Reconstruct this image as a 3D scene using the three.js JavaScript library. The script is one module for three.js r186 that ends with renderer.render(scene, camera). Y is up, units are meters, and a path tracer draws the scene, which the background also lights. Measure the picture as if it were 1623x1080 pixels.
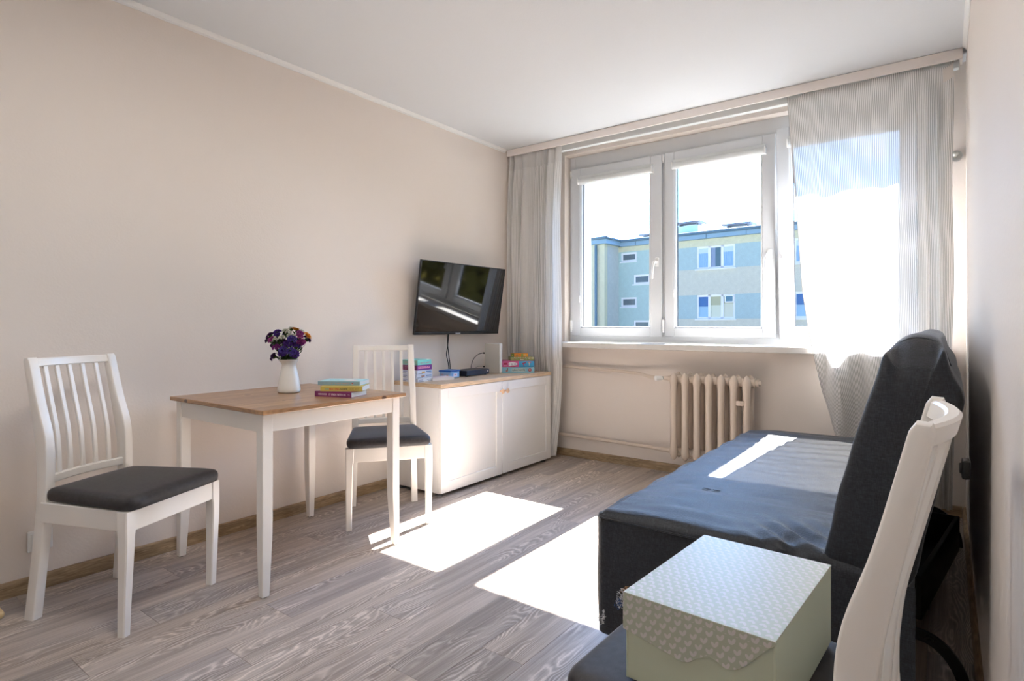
import * as THREE from 'three';
import { RoundedBoxGeometry } from 'three/addons/geometries/RoundedBoxGeometry.js';
import { mergeGeometries, mergeVertices, toCreasedNormals } from 'three/addons/utils/BufferGeometryUtils.js';
import { RectAreaLightUniformsLib } from 'three/addons/lights/RectAreaLightUniformsLib.js';
import { Sky } from 'three/addons/objects/Sky.js';

// ---------------------------------------------------------------- camera, sky, sun, exposure
const scene = new THREE.Scene();
const YAW = 0.64275;
const camera = new THREE.PerspectiveCamera(2 * Math.atan(540 / 920.6) * 180 / Math.PI, 1623 / 1080, 0.05, 400);
camera.position.set(2.977, 1.08, 4.117);
camera.lookAt(2.977 - Math.sin(YAW), 1.08, 4.117 - Math.cos(YAW));
camera.setViewOffset(1623, 1080, 0, 24.9, 1623, 1080);
const renderer = new THREE.WebGLRenderer({ antialias: true });
renderer.toneMapping = THREE.LinearToneMapping;
renderer.toneMappingExposure = 1.14;
renderer.shadowMap.enabled = true;
renderer.shadowMap.type = THREE.PCFSoftShadowMap;
const SUN = new THREE.Vector3(-0.018, 0.9, -1).normalize();
const sky = new Sky();
sky.name = 'sky'; sky.scale.setScalar(300);
{ const u = sky.material.uniforms; u.turbidity.value = 10; u.rayleigh.value = 0.8; u.mieCoefficient.value = 0.008; u.mieDirectionalG.value = 0.6; u.sunPosition.value.copy(SUN); }
scene.add(sky);
scene.backgroundIntensity = 1;
const sun = new THREE.DirectionalLight(new THREE.Color(1, 0.975, 0.945), 76);
sun.position.copy(SUN).multiplyScalar(30); sun.target.position.set(1.5, 1, 1); sun.position.add(sun.target.position);
sun.castShadow = true; sun.shadow.mapSize.set(2048, 2048);
Object.assign(sun.shadow.camera, { left: -14, right: 14, top: 14, bottom: -14, near: 1, far: 80 });
sun.name = 'sun';
scene.add(sun, sun.target);
RectAreaLightUniformsLib.init();
// added ceiling lamp that fills the camera side, an unseen opal panel (its fitting is built with the furniture)
const FILL_LAMP = { at: [1.65, 2.552, 3.35], size: 0.6, glow: 15 };
const fillLight = new THREE.RectAreaLight(new THREE.Color(1, 0.99, 0.97), FILL_LAMP.glow, FILL_LAMP.size - 0.04, FILL_LAMP.size - 0.04);
fillLight.name = 'added_fill_light'; fillLight.position.set(FILL_LAMP.at[0], FILL_LAMP.at[1] - 0.048, FILL_LAMP.at[2]); fillLight.rotation.x = -Math.PI / 2;
scene.add(fillLight);

// ---------------------------------------------------------------- helpers
let seed = 7;
const rnd = () => { seed = (seed * 1664525 + 1013904223) >>> 0; return seed / 4294967296; };
const rr = (a, b) => a + (b - a) * rnd();
const V3 = (x, y, z) => new THREE.Vector3(x, y, z);
const clamp = (x, a, b) => Math.min(b, Math.max(a, x));
const smooth = (a, b, x) => { const t = clamp((x - a) / (b - a), 0, 1); return t * t * (3 - 2 * t); };
const lerp = (a, b, t) => a + (b - a) * t;
const hash2 = (ix, iy, s) => { let h = (ix * 374761393 + iy * 668265263 + s * 362437) | 0; h = Math.imul(h ^ (h >>> 13), 1274126177); h ^= h >>> 16; return (h >>> 0) / 4294967296; };
// value noise that repeats after px, py cells
function vnoise(x, y, px = 4096, py = 4096, s = 1) {
  const ix = Math.floor(x), iy = Math.floor(y), fx = x - ix, fy = y - iy;
  const u = fx * fx * (3 - 2 * fx), v = fy * fy * (3 - 2 * fy), m = (a, b) => ((a % b) + b) % b;
  const a = hash2(m(ix, px), m(iy, py), s), b = hash2(m(ix + 1, px), m(iy, py), s), c = hash2(m(ix, px), m(iy + 1, py), s), d = hash2(m(ix + 1, px), m(iy + 1, py), s);
  return lerp(lerp(a, b, u), lerp(c, d, u), v);
}
function fbm(x, y, px, py, s, oct = 4) { let t = 0, a = 0.5, n = 0; for (let i = 0; i < oct; i++) { t += a * vnoise(x, y, px, py, s + i); n += a; a *= 0.5; x *= 2; y *= 2; px *= 2; py *= 2; } return t / n; }
const n3 = (x, y, z, s = 3) => (vnoise(x, y, 4096, 4096, s) + vnoise(y + 31.7, z, 4096, 4096, s + 1) + vnoise(z + 11.3, x + 5.1, 4096, 4096, s + 2)) / 3;
function dataTex(w, h, fn, srgb = true) {
  const d = new Uint8Array(w * h * 4);
  for (let y = 0; y < h; y++) for (let x = 0; x < w; x++) { const c = fn(x, y), o = (y * w + x) * 4; d[o] = clamp(c[0], 0, 255); d[o + 1] = clamp(c[1], 0, 255); d[o + 2] = clamp(c[2], 0, 255); d[o + 3] = 255; }
  const t = new THREE.DataTexture(d, w, h); t.wrapS = t.wrapT = THREE.RepeatWrapping; t.magFilter = THREE.LinearFilter; t.minFilter = THREE.LinearMipmapLinearFilter; t.generateMipmaps = true;
  if (srgb) t.colorSpace = THREE.SRGBColorSpace; t.needsUpdate = true; return t;
}
function canvasTex(w, h, draw) {
  const c = document.createElement('canvas'); c.width = w; c.height = h; draw(c.getContext('2d'), w, h);
  const t = new THREE.CanvasTexture(c); t.colorSpace = THREE.SRGBColorSpace; t.wrapS = t.wrapT = THREE.RepeatWrapping; t.magFilter = THREE.LinearFilter; return t;
}
const taken = {};
function numbered(name) { const n = taken[name] = (taken[name] ?? -1) + 1; return n ? name + '_' + String(n).padStart(3, '0') : name; }
function shadows(o) { o.castShadow = o.receiveShadow = true; return o; }
function mesh(geo, mat) { return shadows(new THREE.Mesh(geo, mat)); }
function thing(name, label, category, pos = [0, 0, 0], turn = 0, group) {
  const o = new THREE.Group(); o.name = numbered(name); o.position.set(...pos); o.rotation.y = turn; o.userData = { label, category };
  if (group) o.userData.group = group; scene.add(o); return o;
}
function part(parent, name, geo, mat, pos, rot) {
  const o = mesh(geo, mat); o.name = name;
  let k = 0; const sib = new Set(parent.children.map((c) => c.name)); while (sib.has(o.name)) o.name = name + '_' + String(++k).padStart(3, '0');
  if (pos) o.position.set(...pos); if (rot) o.rotation.set(...rot); parent.add(o); return o;
}
function struct(name, geo, mat, pos) { const o = geo ? mesh(geo, mat) : new THREE.Group(); o.name = name; o.userData.kind = 'structure'; if (pos) o.position.set(...pos); scene.add(o); return o; }
function copyOf(src, label, pos, turn, name) {
  const c = src.clone(); c.name = numbered(name ?? src.name.replace(/_\d{3}$/, '')); c.userData = { ...src.userData, label: label ?? src.userData.label };
  if (pos) c.position.set(...pos); if (turn !== undefined) c.rotation.y = turn; scene.add(c); return c;
}
// uv in metres by the face's main axis; along: axis (0,1,2) that becomes u
function boxUV(g, along = 0, off = [0, 0], s = 1) {
  if (g.index) g = g.toNonIndexed();
  const p = g.attributes.position, uv = new Float32Array(p.count * 2), a = V3(), b = V3(), c = V3(), n = V3();
  for (let i = 0; i < p.count; i += 3) {
    a.fromBufferAttribute(p, i); b.fromBufferAttribute(p, i + 1); c.fromBufferAttribute(p, i + 2);
    n.copy(b).sub(a).cross(c.clone().sub(a)); const nn = [Math.abs(n.x), Math.abs(n.y), Math.abs(n.z)], m = nn.indexOf(Math.max(...nn));
    let ax = [0, 1, 2].filter((k) => k !== m); if (ax[1] === along) ax = [ax[1], ax[0]];
    [a, b, c].forEach((v, k) => { const q = v.toArray(); uv[(i + k) * 2] = (q[ax[0]] + off[0]) * s; uv[(i + k) * 2 + 1] = (q[ax[1]] + off[1]) * s; });
  }
  g.setAttribute('uv', new THREE.BufferAttribute(uv, 2)); return g;
}
const box = (w, h, d, r = 0.002, seg = 2) => new RoundedBoxGeometry(w, h, d, seg, Math.min(r, w * 0.49, h * 0.49, d * 0.49));
const boxAt = (x0, x1, y0, y1, z0, z1, r = 0.002, seg = 1) => box(x1 - x0, y1 - y0, z1 - z0, r, seg).translate((x0 + x1) / 2, (y0 + y1) / 2, (z0 + z1) / 2);
const plainAt = (x0, x1, y0, y1, z0, z1) => new THREE.BoxGeometry(x1 - x0, y1 - y0, z1 - z0).translate((x0 + x1) / 2, (y0 + y1) / 2, (z0 + z1) / 2);
function merged(list) {
  const all = list.map((g) => { g = g.index ? g.toNonIndexed() : g; for (const k of Object.keys(g.attributes)) if (!['position', 'normal', 'uv'].includes(k)) g.deleteAttribute(k); return g; });
  if (all.some((g) => !g.attributes.uv)) all.forEach((g) => g.deleteAttribute('uv'));
  return mergeGeometries(all);
}
const tube = (pts, r, seg = 24, rs = 8) => new THREE.TubeGeometry(new THREE.CatmullRomCurve3(pts.map((p) => V3(...p))), seg, r, rs, false);
function cyl(r0, r1, h, seg = 24) { return new THREE.CylinderGeometry(r1, r0, h, seg); }
// grid surface from fn(u, v) -> [x, y, z, (uvx, uvy)]
function sheet(nu, nv, fn) {
  const p = [], uv = [], idx = [];
  for (let j = 0; j <= nv; j++) for (let i = 0; i <= nu; i++) { const q = fn(i / nu, j / nv); p.push(q[0], q[1], q[2]); uv.push(q[3] ?? i / nu, q[4] ?? j / nv); }
  for (let j = 0; j < nv; j++) for (let i = 0; i < nu; i++) { const a = j * (nu + 1) + i, b = a + 1, c = a + nu + 1, d = c + 1; idx.push(a, b, d, a, d, c); }
  const g = new THREE.BufferGeometry(); g.setAttribute('position', new THREE.Float32BufferAttribute(p, 3)); g.setAttribute('uv', new THREE.Float32BufferAttribute(uv, 2)); g.setIndex(idx); g.computeVertexNormals(); return g;
}
// rings of closed profiles: rings[k] = list of [x, y, z]; closes the ends with a fan
function loft(rings, capA = true, capB = true) {
  const n = rings[0].length, p = [], idx = [];
  rings.forEach((r) => r.forEach((q) => p.push(...q)));
  for (let k = 0; k < rings.length - 1; k++) for (let i = 0; i < n; i++) { const j = (i + 1) % n, a = k * n + i, b = k * n + j, c = a + n, d = b + n; idx.push(a, b, d, a, d, c); }
  const cap = (k, flip) => { const c = [0, 0, 0]; rings[k].forEach((q) => q.forEach((x, t) => c[t] += x / n)); const m = p.length / 3; p.push(...c); for (let i = 0; i < n; i++) { const a = k * n + i, b = k * n + (i + 1) % n; flip ? idx.push(a, m, b) : idx.push(a, b, m); } };
  if (capA) cap(0, true); if (capB) cap(rings.length - 1, false);
  let g = new THREE.BufferGeometry(); g.setAttribute('position', new THREE.Float32BufferAttribute(p, 3)); g.setIndex(idx); g.computeVertexNormals(); return g;
}
// make a loft face outward (positive volume)
function outward(g) {
  const p = g.attributes.position, ix = g.index.array; let vol = 0; const a = V3(), b = V3(), c = V3();
  for (let i = 0; i < ix.length; i += 3) { a.fromBufferAttribute(p, ix[i]); b.fromBufferAttribute(p, ix[i + 1]); c.fromBufferAttribute(p, ix[i + 2]); vol += a.dot(b.cross(c)); }
  if (vol < 0) { for (let i = 0; i < ix.length; i += 3) { const t = ix[i]; ix[i] = ix[i + 1]; ix[i + 1] = t; } g.computeVertexNormals(); }
  return g;
}
// soft box with many vertices, rounded edges and a displacement along its outward direction
function softBox(w, h, d, r, sx, sy, sz, disp) {
  let g = new THREE.BoxGeometry(w, h, d, sx, sy, sz); g.deleteAttribute('normal'); g.deleteAttribute('uv'); g = mergeVertices(g, 1e-5);
  const p = g.attributes.position, c = V3(), q = V3(), n = V3();
  for (let i = 0; i < p.count; i++) {
    q.fromBufferAttribute(p, i); c.set(clamp(q.x, -w / 2 + r, w / 2 - r), clamp(q.y, -h / 2 + r, h / 2 - r), clamp(q.z, -d / 2 + r, d / 2 - r));
    n.copy(q).sub(c); const L = n.length(); if (L > 1e-9) n.multiplyScalar(1 / L);
    q.copy(c).addScaledVector(n, Math.min(r, L)); if (disp) q.addScaledVector(n, disp(q, n)); p.setXYZ(i, q.x, q.y, q.z);
  }
  g.computeVertexNormals(); return g;
}
function smoothUV(g, along = 0) { const keep = g.attributes.normal ? null : g.computeVertexNormals(); let t = g.index ? g.toNonIndexed() : g; return boxUV(t, along); }

// ---------------------------------------------------------------- textures
function oakRow(u, v, s) { // u along in metres (repeats 1.28), v across 0..0.17 ; returns tone -1..1
  const pu = 1.28;
  const h = fbm(u / pu * 3, v * 11 + s * 7.3, 3, 4096, 11 + s, 3) * 1.2 + Math.pow(Math.abs(v - 0.085 + 0.03 * (vnoise(u / pu * 4, s, 4, 64, 5) - 0.5)) * 9, 1.4) * 0.55;
  const f = 13 * h + 0.5 * fbm(u / pu * 40, v * 90, 40, 4096, 31 + s, 2);
  const ring = 0.5 + 0.5 * Math.sin(f * Math.PI * 2);
  const fine = fbm(u / pu * 9, v * 520, 9, 4096, 41 + s, 3) - 0.5;
  const streak = fbm(u / pu * 2, v * 55, 2, 4096, 51 + s, 3) - 0.5;
  const broad = fbm(u / pu * 2, v * 8 + s * 3, 2, 4096, 57 + s, 2) - 0.5;
  const amount = smooth(0.42, 0.72, fbm(u / pu * 4, v * 9 + s, 4, 4096, 61 + s, 2));
  return { ring: (ring - 0.5) * (0.12 + 0.88 * amount), fine, streak, broad, lime: Math.pow(ring, 5) * amount };
}
const FW = 2048, FH = 1020;
const floorTex = dataTex(FW, FH, (x, y) => {
  const row = Math.floor(y / 170), v = (y % 170) / 1000, u = x / FW * 1.28, o = oakRow(u, v, row * 3 + 1);
  const base = [[168, 155, 145], [158, 147, 139], [175, 162, 151], [165, 154, 147], [171, 157, 145], [154, 143, 135]][row];
  const t = o.ring * 30 + o.fine * 40 + o.streak * 52 + o.broad * 44, l = o.lime * 24;
  return [base[0] + t + l, base[1] + t * 0.98 + l, base[2] + t * 0.95 + l];
});
const floorRough = dataTex(512, 256, (x, y) => { const n = fbm(x / 512 * 40, y / 256 * 60, 40, 60, 5, 3); const g = 120 + n * 50; return [g, g, g]; }, false);
const wallBump = dataTex(512, 512, (x, y) => { const n = fbm(x / 512 * 90, y / 512 * 90, 90, 90, 77, 3) * 255; return [n, n, n]; }, false);
const topTex = dataTex(1024, 1024, (x, y) => { // lacquered pine boards, grain along u (0.8 m tile)
  const u = x / 1024, v = y / 1024, brd = Math.floor(v * 8), b = hash2(brd, 3, 9) - 0.5;
  let n = fbm(u * 3, v * 40 + brd * 5, 3, 4096, 21 + brd, 3);
  let k = 0; // knots
  for (let i = 0; i < 9; i++) { const kx = hash2(i, 1, 71), ky = hash2(i, 2, 72), kr = 0.006 + 0.008 * hash2(i, 3, 73); const dx = (u - kx) * 0.7, dy = v - ky, d = Math.sqrt(dx * dx + dy * dy) / kr; k = Math.max(k, smooth(1.25, 0.7, d)); n += 0.5 * Math.exp(-d * d / 6); }
  const g = Math.sin((n * 7 + v * 26) * Math.PI * 2) * 9 + (fbm(u * 20, v * 300, 20, 300, 8, 2) - 0.5) * 26 + b * 26 + (n - 0.5) * 40;
  return [lerp(162 + g, 88, k), lerp(122 + g * 0.9, 58, k), lerp(84 + g * 0.75, 36, k)];
});
const oakTex = dataTex(1024, 256, (x, y) => { const u = x / 1024, v = y / 256; const n = fbm(u * 4, v * 14, 4, 14, 91, 4), f = fbm(u * 24, v * 120, 24, 120, 92, 2) - 0.5; const g = Math.sin(n * 40) * 7 + f * 34 + (n - 0.5) * 26; return [206 + g, 178 + g, 146 + g * 0.9]; });
const skirtTex = dataTex(1024, 128, (x, y) => { const u = x / 1024, v = y / 128; const n = fbm(u * 6, v * 5, 6, 5, 95, 4), f = fbm(u * 30, v * 40, 30, 40, 96, 2) - 0.5; const g = Math.sin(n * 46) * 10 + f * 44 + (n - 0.5) * 50; return [158 + g, 134 + g * 0.95, 103 + g * 0.85]; });
const denimTex = dataTex(512, 512, (x, y) => { const a = fbm(x / 512 * 128, y / 512 * 24, 128, 24, 14, 2) - 0.5, b = fbm(x / 512 * 24, y / 512 * 128, 24, 128, 15, 2) - 0.5, c = hash2(x, y, 6) - 0.5; const g = (a + b) * 46 + c * 14; return [34 + g * 0.65, 38 + g * 0.65, 45 + g * 0.65]; });
const denimBump = dataTex(512, 512, (x, y) => { const a = fbm(x / 512 * 128, y / 512 * 24, 128, 24, 14, 2), b = fbm(x / 512 * 24, y / 512 * 128, 24, 128, 15, 2); const g = (a + b) * 127; return [g, g, g]; }, false);
const velvetTex = dataTex(256, 256, (x, y) => { const g = (fbm(x / 256 * 24, y / 256 * 24, 24, 24, 18, 3) - 0.5) * 16 + (hash2(x, y, 3) - 0.5) * 8; return [54 + g, 52 + g, 54 + g]; });
// sheer curtain: stripes along v; colour and cover
const STRIPE = (x) => { const s = (x / 256 * 10) % 1; return s < 0.42 ? 1 : 0; };
const sheerTex = dataTex(256, 64, (x, y) => { const k = STRIPE(x), h = (hash2(x, y, 12) - 0.5) * 14; return k ? [188 + h, 186 + h, 184 + h] : [246 + h, 245 + h, 243 + h]; });
const sheerSoft = dataTex(256, 64, (x, y) => { const k = STRIPE(x), h = (hash2(x, y, 12) - 0.5) * 12; return k ? [206 + h, 204 + h, 202 + h] : [248 + h, 247 + h, 245 + h]; });
const sheerCover = dataTex(256, 64, (x, y) => { const k = STRIPE(x), h = (hash2(x, y, 13) - 0.5) * 40; const g = (k ? 253 : 245) + h * 0.2; return [g, g, g]; }, false);
const renderTex = dataTex(256, 256, (x, y) => { const g = (fbm(x / 256 * 60, y / 256 * 60, 60, 60, 33, 3) - 0.5) * 26 + (fbm(x / 256 * 5, y / 256 * 5, 5, 5, 34, 3) - 0.5) * 12; return [243 + g, 243 + g, 243 + g]; });
const enamelTex = dataTex(256, 128, (x, y) => { const g = (fbm(x / 256 * 12, y / 128 * 9, 12, 9, 36, 3) - 0.5) * 10; return [236 + g, 234 + g, 228 + g]; });
const rep = (t, sx, sy) => { const c = t.clone(); c.repeat.set(sx, sy); c.needsUpdate = true; return c; };

// ---------------------------------------------------------------- materials
const std = (o) => new THREE.MeshStandardMaterial(o), phy = (o) => new THREE.MeshPhysicalMaterial(o);
const M = {
  wall: std({ color: 0xe8ded5, roughness: 0.62, bumpMap: rep(wallBump, 1.6, 1.6), bumpScale: 0.0004 }),
  ceiling: std({ color: 0xdcdfe2, roughness: 0.9, bumpMap: rep(wallBump, 1.6, 1.6), bumpScale: 0.0003 }),
  cornice: std({ color: 0xeeeeec, roughness: 0.7 }),
  outer: std({ color: 0xeceae4, roughness: 0.9, map: renderTex }),
  skirt: std({ map: rep(skirtTex, 1 / 1.4, 1 / 0.12), roughness: 0.45 }),
  plank: phy({ map: rep(floorTex, 1 / 1.28, 1 / 1.02), roughness: 0.62, roughnessMap: rep(floorRough, 1, 1), bumpMap: rep(floorTex, 1 / 1.28, 1 / 1.02), bumpScale: 0.0004 }),
  subfloor: std({ color: 0x4a3f36, roughness: 0.9 }),
  pvc: phy({ color: 0xd4d7da, roughness: 0.3, clearcoat: 0.2, clearcoatRoughness: 0.2 }),
  gasket: std({ color: 0x2a2c30, roughness: 0.7 }),
  glass: phy({ color: 0xffffff, transmission: 1, roughness: 0, thickness: 0, ior: 1.45 }),
  sill: std({ color: 0xd9d7d3, roughness: 0.3 }),
  blind: std({ color: 0xdcdfde, roughness: 0.45 }),
  radiator: std({ color: 0xd8c9ba, roughness: 0.38 }),
  chrome: std({ color: 0xb9bbb8, roughness: 0.28, metalness: 0.9 }),
  whitePlastic: std({ color: 0xeeeeec, roughness: 0.35 }),
  greyPlastic: std({ color: 0xb9b5ae, roughness: 0.5 }),
  paint: phy({ color: 0xf1ece5, roughness: 0.35, clearcoat: 0.15, clearcoatRoughness: 0.3 }),
  cabinet: phy({ color: 0xe6e3df, roughness: 0.4 }),
  foot: std({ color: 0x6d6f70, roughness: 0.5 }),
  felt: std({ color: 0x3a3634, roughness: 0.95 }),
  table: phy({ map: rep(topTex, 1 / 0.8, 1 / 0.8), roughness: 0.34, clearcoat: 0.25, clearcoatRoughness: 0.25 }),
  worktop: std({ map: rep(oakTex, 1 / 1.3, 1 / 0.4), roughness: 0.45 }),
  knob: std({ color: 0xcfa886, roughness: 0.5 }),
  paleWood: std({ color: 0xd9bd8d, roughness: 0.5 }),
  denim: phy({ map: rep(denimTex, 5, 5), bumpMap: rep(denimBump, 5, 5), bumpScale: 0.0009, roughness: 0.58, sheen: 1, sheenRoughness: 0.5, sheenColor: new THREE.Color(0.9, 0.94, 1.0) }),
  seat: phy({ map: rep(velvetTex, 4, 4), roughness: 0.62, sheen: 1, sheenRoughness: 0.45, sheenColor: new THREE.Color(0.9, 0.92, 0.98) }),
  blackMetal: std({ color: 0x111214, roughness: 0.4, metalness: 0.3 }),
  blackBoard: std({ color: 0x0c0c0d, roughness: 0.6 }),
  screen: phy({ color: 0x060607, roughness: 0.06, clearcoat: 1, clearcoatRoughness: 0.04 }),
  tvCase: std({ color: 0x15171b, roughness: 0.35 }),
  cable: std({ color: 0x191a1d, roughness: 0.5 }),
  boxBlack: std({ color: 0x1c2029, roughness: 0.4 }),
  paper: std({ color: 0xf1ece2, roughness: 0.9 }),
  enamel: phy({ map: enamelTex, roughness: 0.3, clearcoat: 0.5, clearcoatRoughness: 0.15 }),
  stem: std({ color: 0x44602a, roughness: 0.8 }), leaf: std({ color: 0x3c5527, roughness: 0.8, side: THREE.DoubleSide }),
};
M.sheer = phy({ map: rep(sheerTex, 8, 1), alphaMap: rep(sheerCover, 8, 1), transparent: true, transmission: 0.2, thickness: 0, roughness: 1, specularIntensity: 0.1, side: THREE.DoubleSide });
M.sheerDense = phy({ map: rep(sheerTex, 8, 1), transmission: 0.2, thickness: 0, roughness: 1, specularIntensity: 0.1, side: THREE.DoubleSide });
const paintOf = (c, r = 0.5) => std({ color: c, roughness: r });

// ---------------------------------------------------------------- room shell
const RX = 3.062, RH = 2.552, ZB = 5.0, WT = 0.3;
{ // floor of single planks
  const f = struct('floor', boxUV(plainAt(-0.3, RX + 0.3, -0.2, -0.012, -0.3, ZB + 0.3)), M.subfloor);
  const PW = 0.171, PL = 1.29, X0 = 0.019;
  const joints = [3.215, 3.452, 2.98, 3.66, 3.201, 3.468, 2.89, 3.137, 2.66, 3.30, 2.878, 2.62, 3.12, 2.80, 3.4, 2.95, 3.2, 2.7, 3.05, 2.85];
  const variants = {};
  const geoFor = (len, wid, v) => {
    const key = len.toFixed(3) + '/' + wid.toFixed(3) + '/' + v; if (variants[key]) return variants[key];
    const g = boxUV(box(wid - 0.0008, 0.012, len - 0.0008, 0.0009, 1), 2), uv = g.attributes.uv, row = v % 6, sh = [0, 0.41, 0.83, 0.22, 0.63, 1.05][row] + (v >= 6 ? 0.6 : 0);
    for (let i = 0; i < uv.count; i++) uv.setXY(i, uv.getX(i) + sh, clamp(uv.getY(i) + 0.0855, 0.002, 0.168) + row * 0.17);
    return variants[key] = g;
  };
  for (let r = -1; r < 18; r++) {
    const x0 = Math.max(X0 + r * PW, 0), x1 = Math.min(X0 + (r + 1) * PW, RX); if (x1 - x0 < 0.01) continue;
    const j = joints[r + 1]; let k = 0;
    for (let z = j - Math.ceil(j / PL) * PL; z < ZB; z += PL, k++) {
      const a = Math.max(z, 0), b = Math.min(z + PL, ZB); if (b - a < 0.02) continue;
      part(f, 'plank', geoFor(b - a, x1 - x0, (r * 5 + k * 7 + 12) % 12), M.plank, [(x0 + x1) / 2, -0.006, (a + b) / 2]);
    }
  }
}
struct('ceiling', boxUV(plainAt(-0.3, RX + 0.3, RH, RH + 0.25, -0.3, ZB + 0.3)), M.ceiling);
struct('wall_left', boxUV(plainAt(-0.3, 0, -0.2, RH, -0.3, ZB + 0.3)), M.wall);
struct('wall_right', boxUV(plainAt(RX, RX + 0.3, -0.2, RH, -0.3, ZB + 0.3)), M.wall);
struct('wall_back', boxUV(plainAt(0, RX, -0.2, RH, ZB, ZB + 0.3)), M.wall);
const OX0 = 0.44, OX1 = 2.885, OY0 = 0.90, OY1 = 2.48;
{
  const hole = (x0, x1, y0, y1, X0, X1, Y0, Y1, z0, z1) => merged([plainAt(X0, x0, Y0, Y1, z0, z1), plainAt(x1, X1, Y0, Y1, z0, z1), plainAt(x0, x1, Y0, y0, z0, z1), plainAt(x0, x1, y1, Y1, z0, z1)]);
  const w = struct('wall_window', boxUV(hole(OX0, OX1, OY0, OY1, 0, RX, -0.2, RH, -0.14, 0)), M.wall);
  part(w, 'outer_wall', boxUV(hole(0.522, 2.80, 0.93, 2.313, -0.3, RX + 0.3, -0.2, RH, -WT, -0.14)), M.outer);
}
// baseboards, cornices
const bbProfile = (len) => { const s = new THREE.Shape(); s.moveTo(0, 0); s.lineTo(0.016, 0); s.lineTo(0.016, 0.042); s.quadraticCurveTo(0.016, 0.058, 0.004, 0.06); s.lineTo(0, 0.06); s.closePath(); return new THREE.ExtrudeGeometry(s, { depth: len, bevelEnabled: false, curveSegments: 5 }); };
struct('baseboard_left', boxUV(bbProfile(ZB), 2), M.skirt);
struct('baseboard_right', boxUV(bbProfile(ZB).rotateY(Math.PI).translate(RX, 0, ZB), 2), M.skirt);
struct('baseboard_window', boxUV(bbProfile(RX - 0.034).rotateY(-Math.PI / 2).translate(RX - 0.017, 0, 0), 0), M.skirt);
const corn = (len) => { const s = new THREE.Shape(); s.moveTo(0, 0); s.lineTo(0.02, 0); s.quadraticCurveTo(0.016, -0.012, 0.006, -0.017); s.lineTo(0.006, -0.026); s.lineTo(0, -0.026); s.closePath(); return new THREE.ExtrudeGeometry(s, { depth: len, bevelEnabled: false, curveSegments: 6 }); };
struct('trim_1', corn(ZB - 0.24).translate(0, RH, 0.24), M.cornice);
struct('trim_2', corn(ZB - 0.24).rotateY(Math.PI).translate(RX, RH, ZB), M.cornice);

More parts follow.
